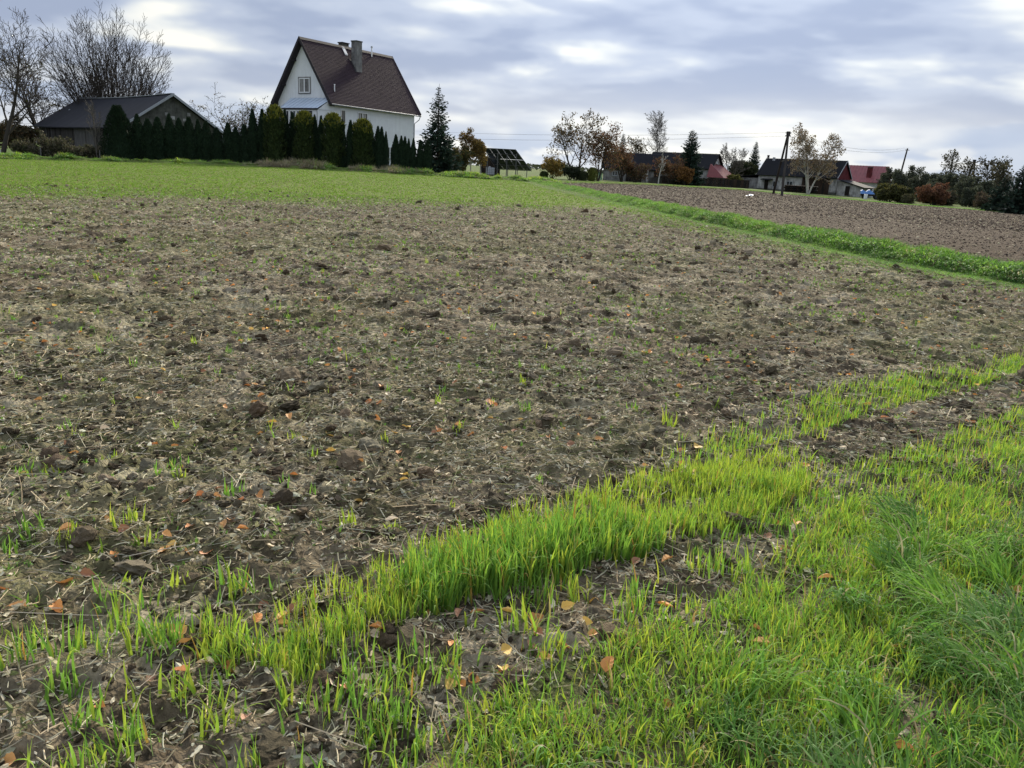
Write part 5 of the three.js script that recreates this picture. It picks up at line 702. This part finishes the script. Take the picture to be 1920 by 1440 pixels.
{ // clods of earth
  const r = rng(930), shapes = [clodGeo(1), clodGeo(2), clodGeo(3), clodGeo(4)], S = new Scatter('soil_clods', 'crumbs and clods of dark earth on the bare field', 'soil', shapes, M.clod, 'clods'), cols = [[0.11, 0.085, 0.055], [0.135, 0.107, 0.07], [0.08, 0.062, 0.04], [0.18, 0.15, 0.105]];
  for (let k = 0; k < 58000; k++) {
    const close = r() < 0.24, a = (r() - 0.5) * (close ? 2.9 : 1.66), d = close ? 0.7 + 6.5 * Math.sqrt(r()) : 1.8 + 34 * Math.pow(r(), 1.2), x = Math.sin(a) * d, z = -Math.cos(a) * d, q = zone(x, z); if (q !== 0 && !(q === 4 && r() < 0.4)) continue; if (r() < greenness(x, z) * 0.6) continue;
    const n = fbm(x * 2 + 3, z * 2, 3); if (r() > 0.2 + sm(0.42, 0.65, n)) continue;
    const s = (0.005 + 0.011 * r() + (r() < 0.06 ? 0.03 * r() : 0) + (r() < 0.012 ? 0.06 * r() : 0)) * Math.min(2.0, 0.8 + d / 14);
    S.add(Math.floor(r() * 4), x, heightAt(x, z) + s * 0.12, z, s * (0.8 + 0.5 * r()), s * (0.6 + 0.4 * r()), s * (0.8 + 0.5 * r()), r() * 6.28, r() * 0.8, r() * 0.8, vary(pick(cols, r), r, 0.5));
  }
  S.done();
  const Q = new Scatter('ploughed_clods', 'clods and stubble remains on the ploughed field', 'soil', shapes, M.clod, 'clods'), cp = [[0.082, 0.06, 0.047], [0.07, 0.051, 0.04], [0.12, 0.094, 0.074]];
  for (let k = 0; k < 120000; k++) { const x = 4 + 60 * r(), z = -13 - 100 * Math.pow(r(), 1.7); if (zone(x, z) !== 2 || Math.atan2(x, -z) > 42 * D2R) continue; const s = (0.014 + 0.05 * r() * r()) * (Math.hypot(x, z) < 45 ? 0.8 : 1.2); Q.add(Math.floor(r() * 4), x, heightAt(x, z) + s * 0.15, z, s * (0.8 + 0.6 * r()), s * (0.5 + 0.4 * r()), s, r() * 6.28, r() * 0.6, r() * 0.6, r() < 0.2 ? vary(pick(STRAW, r), r) : vary(pick(cp, r), r, 0.5)); }
  Q.done();
}
{ // low weeds and thin seedlings between the clods, the green sowing beyond, the balk and the rough edges
  const r = rng(940), tufts = [tuftGeo(1, 7, 0.5, 0.35, 0.09), tuftGeo(2, 8, 0.8, 0.4, 0.1), tuftGeo(3, 6, 0.35, 0.3, 0.08)], shag = [tuftGeo(4, 12, 1.3, 0.6, 0.045), tuftGeo(5, 14, 1.0, 0.7, 0.04), tuftGeo(6, 12, 1.6, 0.7, 0.05)];
  const W = new Scatter('field_weeds', 'thin green weeds between the clods of the bare field', 'weeds', tufts, M.grass, 'tufts');
  for (let k = 0; k < 66000; k++) { const a = (r() - 0.5) * 1.66, d = 3 + 32 * Math.pow(r(), 0.9), x = Math.sin(a) * d, z = -Math.cos(a) * d; if (zone(x, z) !== 0) continue; const n = fbm(x * 0.7 + 2, z * 0.7, 4), g = greenness(x, z); if (r() > 0.1 + 0.75 * sm(0.46, 0.66, n) + g) continue; const s = (0.022 + 0.03 * r()) * (1 + d / 40) * (d < 6 ? 0.7 : 1); W.add(Math.floor(r() * 3), x, heightAt(x, z) - 0.004, z, s * 1.3, s, s * 1.3, r() * 6.28, 0, 0, vary(pick(r() < 0.4 ? OLV : FRESH, r), r, 0.5)); }
  W.done();
  const C = new Scatter('winter_crop', 'short green cereal covering the far half of the field', 'grass', tufts, M.grass, 'tufts');
  for (let k = 0; k < 170000; k++) { const z = -22 - 64 * Math.pow(r(), 1.25), x = -52 + 58 * r(); if (zone(x, z) !== 0 || Math.abs(Math.atan2(x, -z)) > 40 * D2R) continue; const g = greenness(x, z), n = fbm(x * 0.5, z * 1.2, 4), n2 = fbm(x * 2.1, z * 2.1, 3); if (r() > g * (0.35 + 0.8 * sm(0.36, 0.56, n2 * 0.5 + n * 0.5))) continue; const s = 0.055 + 0.05 * r(); C.add(Math.floor(r() * 3), x, heightAt(x, z) - 0.005, z, s * 1.3, s, s * 1.3, r() * 6.28, 0, 0, vary(r() < 0.1 ? [0.22, 0.2, 0.09] : mix3(pick(FRESH, r), pick(LIME, r), 0.3)
      .map(v => v * 0.82), r, 0.5)); }
  C.done();
  const B = new Scatter('balk_grass', 'long shaggy grass on the raised balk between the fields', 'grass', shag, M.grass, 'tufts');
  for (let k = 0; k < 52000; k++) { const z = -11 - 75 * Math.pow(r(), 1.5), xa = balkNear(z) - 0.7, x = lerp(xa, balkFar(z) + 0.15, r()); if (x > 14) continue; const t = (x - balkNear(z)) / (balkFar(z) - balkNear(z)), n = fbm(x * 1.3, z * 1.3, 3); if (t < 0.1 && r() > 0.45) continue; const ridge = sm(0.3, 0.6, t), s = (z < -45 ? 0.7 : 1) * lerp(0.07, 0.24 * (0.45 + 1.1 * n), ridge) * (0.6 + 0.7 * r()) * (t > 1 ? 0.5 : 1); B.add(Math.floor(r() * 3), x, heightAt(x, z) - 0.01, z, s * 1.2, s * (0.7 + 0.3 * r()), s * 1.2, r() * 6.28, 0.25 * ridge, 0, vary(t > 0.9 && r() < 0.6 || r() < 0.1 ? pick([[0.3, 0.27, 0.13], [0.22, 0.24, 0.08]], r) : n > 0.5 && r() < 0.6 ? pick(DEEP, r) : pick(FRESH, r), r, 0.5)); }
  B.done();
  const E = new Scatter('edge_grass', 'rough tussocky grass along the far edges of both fields', 'grass', shag, M.grass, 'tufts');
  for (let k = 0; k < 26000; k++) { const x = -62 + 66 * r(), e = -0.6 + 7 * r() * r(), z = fieldEnd(x) - e; if (Math.abs(Math.atan2(x, -z)) > 42 * D2R) continue; const n = fbm(x * 0.8, z * 0.5, 3), s = (0.1 + 0.2 * r()) * (0.3 + 1.6 * sm(0.35, 0.65, n)) * (e < 2.5 ? 1.2 : 0.7), pale = sm(0.5, 0.62, fbm(x * 0.45 + 7, 2, 3)) * sm(-28, -24, x) * sm(-8, -14, x); E.add(Math.floor(r() * 3), x, heightAt(x, z) - 0.01, z, s * 1.3, s * (1 + pale * 0.9), s * 1.3, r() * 6.28, 0, 0, vary(r() < pale * 0.8 + 0.12 ? pick([[0.36, 0.32, 0.2], [0.3, 0.25, 0.15]], r) : r() < 0.3 ? pick(LIME, r) : r() < 0.7 ? pick(FRESH, r) : pick(DEEP, r), r, 0.5)); }
  for (let k = 0; k < 20000; k++) { const x = 3 + 57 * r(), e = -0.3 + 7 * r() * r(), z = ploughEnd(x) - e; if (zone(x, z) === 2) continue; const n = fbm(x * 0.5, z * 0.3, 3), left = sm(36, 28, x), s = lerp(0.13, 0.26, left) * (0.6 + 0.7 * r()); E.add(Math.floor(r() * 3), x, heightAt(x, z) - 0.01, z, s * 1.4, s, s * 1.4, r() * 6.28, 0, 0, vary(r() < left * 0.45 ? pick([[0.28, 0.26, 0.13], [0.22, 0.21, 0.1]], r) : pick(FRESH, r), r, 0.5)); }
  E.done();
}
{ // fallen leaves: the larger ones singly, the small far ones together
  const r = rng(950);
  const leafGeo = seed => { const q = rng(seed + 40), m = new MB(), N = 8, fold = 0.15 + 0.8 * q(), bend = (q() - 0.3) * 1.4, rim = []; for (let k = 0; k <= N; k++) { const t = k / N, x = 0.5 - t, w = 0.42 * Math.pow(Math.sin(Math.PI * Math.pow(t, 0.62)), 0.8) * (k % 2 ? 0.92 : 1.05), y = 0.1 + bend * (x * x - 0.08); rim.push([[x, y, 0], [x, y + w * Math.sin(fold) + 0.06 * (q() - 0.5), w * Math.cos(fold)], [x, y + w * Math.sin(fold * 0.6) + 0.06 * (q() - 0.5), -w * Math.cos(fold * 0.6)]]); } for (let k = 0; k < N; k++) { const a = rim[k], b = rim[k + 1]; m.quad(a[0], b[0], b[1], a[1]); m.quad(a[0], a[2], b[2], b[0]); } return m.geometry(); };
  const shapes = [leafGeo(1), leafGeo(2), leafGeo(3), leafGeo(4), leafGeo(5)], stalk = new MB().tube([V3(0.5, 0.16, 0), V3(0.72, 0.12, 0.05), V3(0.9, 0.04, 0.02)], [0.018, 0.015, 0.012], 4).geometry();
  const kinds = [['orange', [0.66, 0.29, 0.08]], ['orange', [0.58, 0.23, 0.07]], ['yellow', [0.68, 0.45, 0.12]], ['brown', [0.36, 0.17, 0.09]], ['pale', [0.66, 0.53, 0.37]], ['orange', [0.64, 0.34, 0.12]]];
  const mats = kinds.map(([, c]) => new THREE.MeshPhysicalMaterial({ color: lin(...c), roughness: 0.75, transmission: 0.25, thickness: 0, side: THREE.DoubleSide })), stalkMat = std([0.2, 0.11, 0.06], 0.8);
  let made = 0;
  const known = [[-1.42, -3.02], [-1.5, -2.95], [-1.36, -3.1], [-1.62, -2.6], [-1.55, -2.44], [-1.7, -2.44], [-1.1, -2.36], [-0.98, -2.1], [-1.14, -1.95], [-1.08, -2.12], [-0.72, -1.92], [-0.42, -2.14], [0.02, -2.2], [0.16, -2.3], [0.62, -2.5], [0.4, -2.95], [0.56, -3.0], [0.7, -3.05], [1.42, -2.95], [1.38, -2.4]];
  for (let k = 0; made < 290 && k < 6000; k++) {
    let x, z; if (k < known.length) [x, z] = known[k]; else { const a = (r() - 0.5) * 1.32, d = 2.1 + 5.4 * Math.pow(r(), 1.15); x = Math.sin(a) * d; z = -Math.cos(a) * d; if (fbm(x * 1.3, z * 1.3 + 4, 3) < 0.42 + 0.12 * r()) continue; if (zone(x, z) === 4 && r() < 0.55) continue; }
    const q = Math.floor(r() * kinds.length), s = 0.04 + 0.026 * r(), word = { orange: 'orange', yellow: 'yellow', brown: 'dark brown', pale: 'pale tan' }[kinds[q][0]], where = zone(x, z) === 4 ? 'in the verge grass' : Math.hypot(x, z) < 3.6 ? 'on the near soil by the seedlings' : 'on the bare field beyond the seedlings';
    const m = thing('fallen_leaf', `small ${word} fallen leaf lying ${where}`, 'leaf', [x, heightAt(x, z) + 0.006 + (zone(x, z) === 4 ? 0.03 * r() : 0), z], r() * 6.28, `${word} leaves ${where}`); m.rotation.order = 'YXZ'; m.rotation.x = (r() - 0.5) * 1.2; m.rotation.z = (r() - 0.5) * 1.0; m.scale.setScalar(s);
    const b = new THREE.Mesh(shapes[Math.floor(r() * 5)], mats[q]); b.name = 'blade'; b.castShadow = b.receiveShadow = true; m.add(b); const st = new THREE.Mesh(stalk, stalkMat); st.name = 'stalk'; st.castShadow = true; m.add(st); made++;
  }
  const S = new Scatter('leaf_litter', 'small distant fallen leaves dotted over the bare field', 'leaves', shapes, M.dry, 'leaves');
  for (let k = 0; k < 700; k++) { const a = (r() - 0.5) * 1.4, d = 7 + 15 * Math.pow(r(), 1.5), x = Math.sin(a) * d, z = -Math.cos(a) * d; if (zone(x, z) !== 0) continue; const s = 0.04 + 0.02 * r(); S.add(Math.floor(r() * 5), x, heightAt(x, z) + 0.012, z, s, s, s, r() * 6.28, (r() - 0.5) * 0.8, (r() - 0.5) * 0.8, vary(pick(kinds, r)[1], r)); }
  S.done();
}

renderer.render(scene, camera);
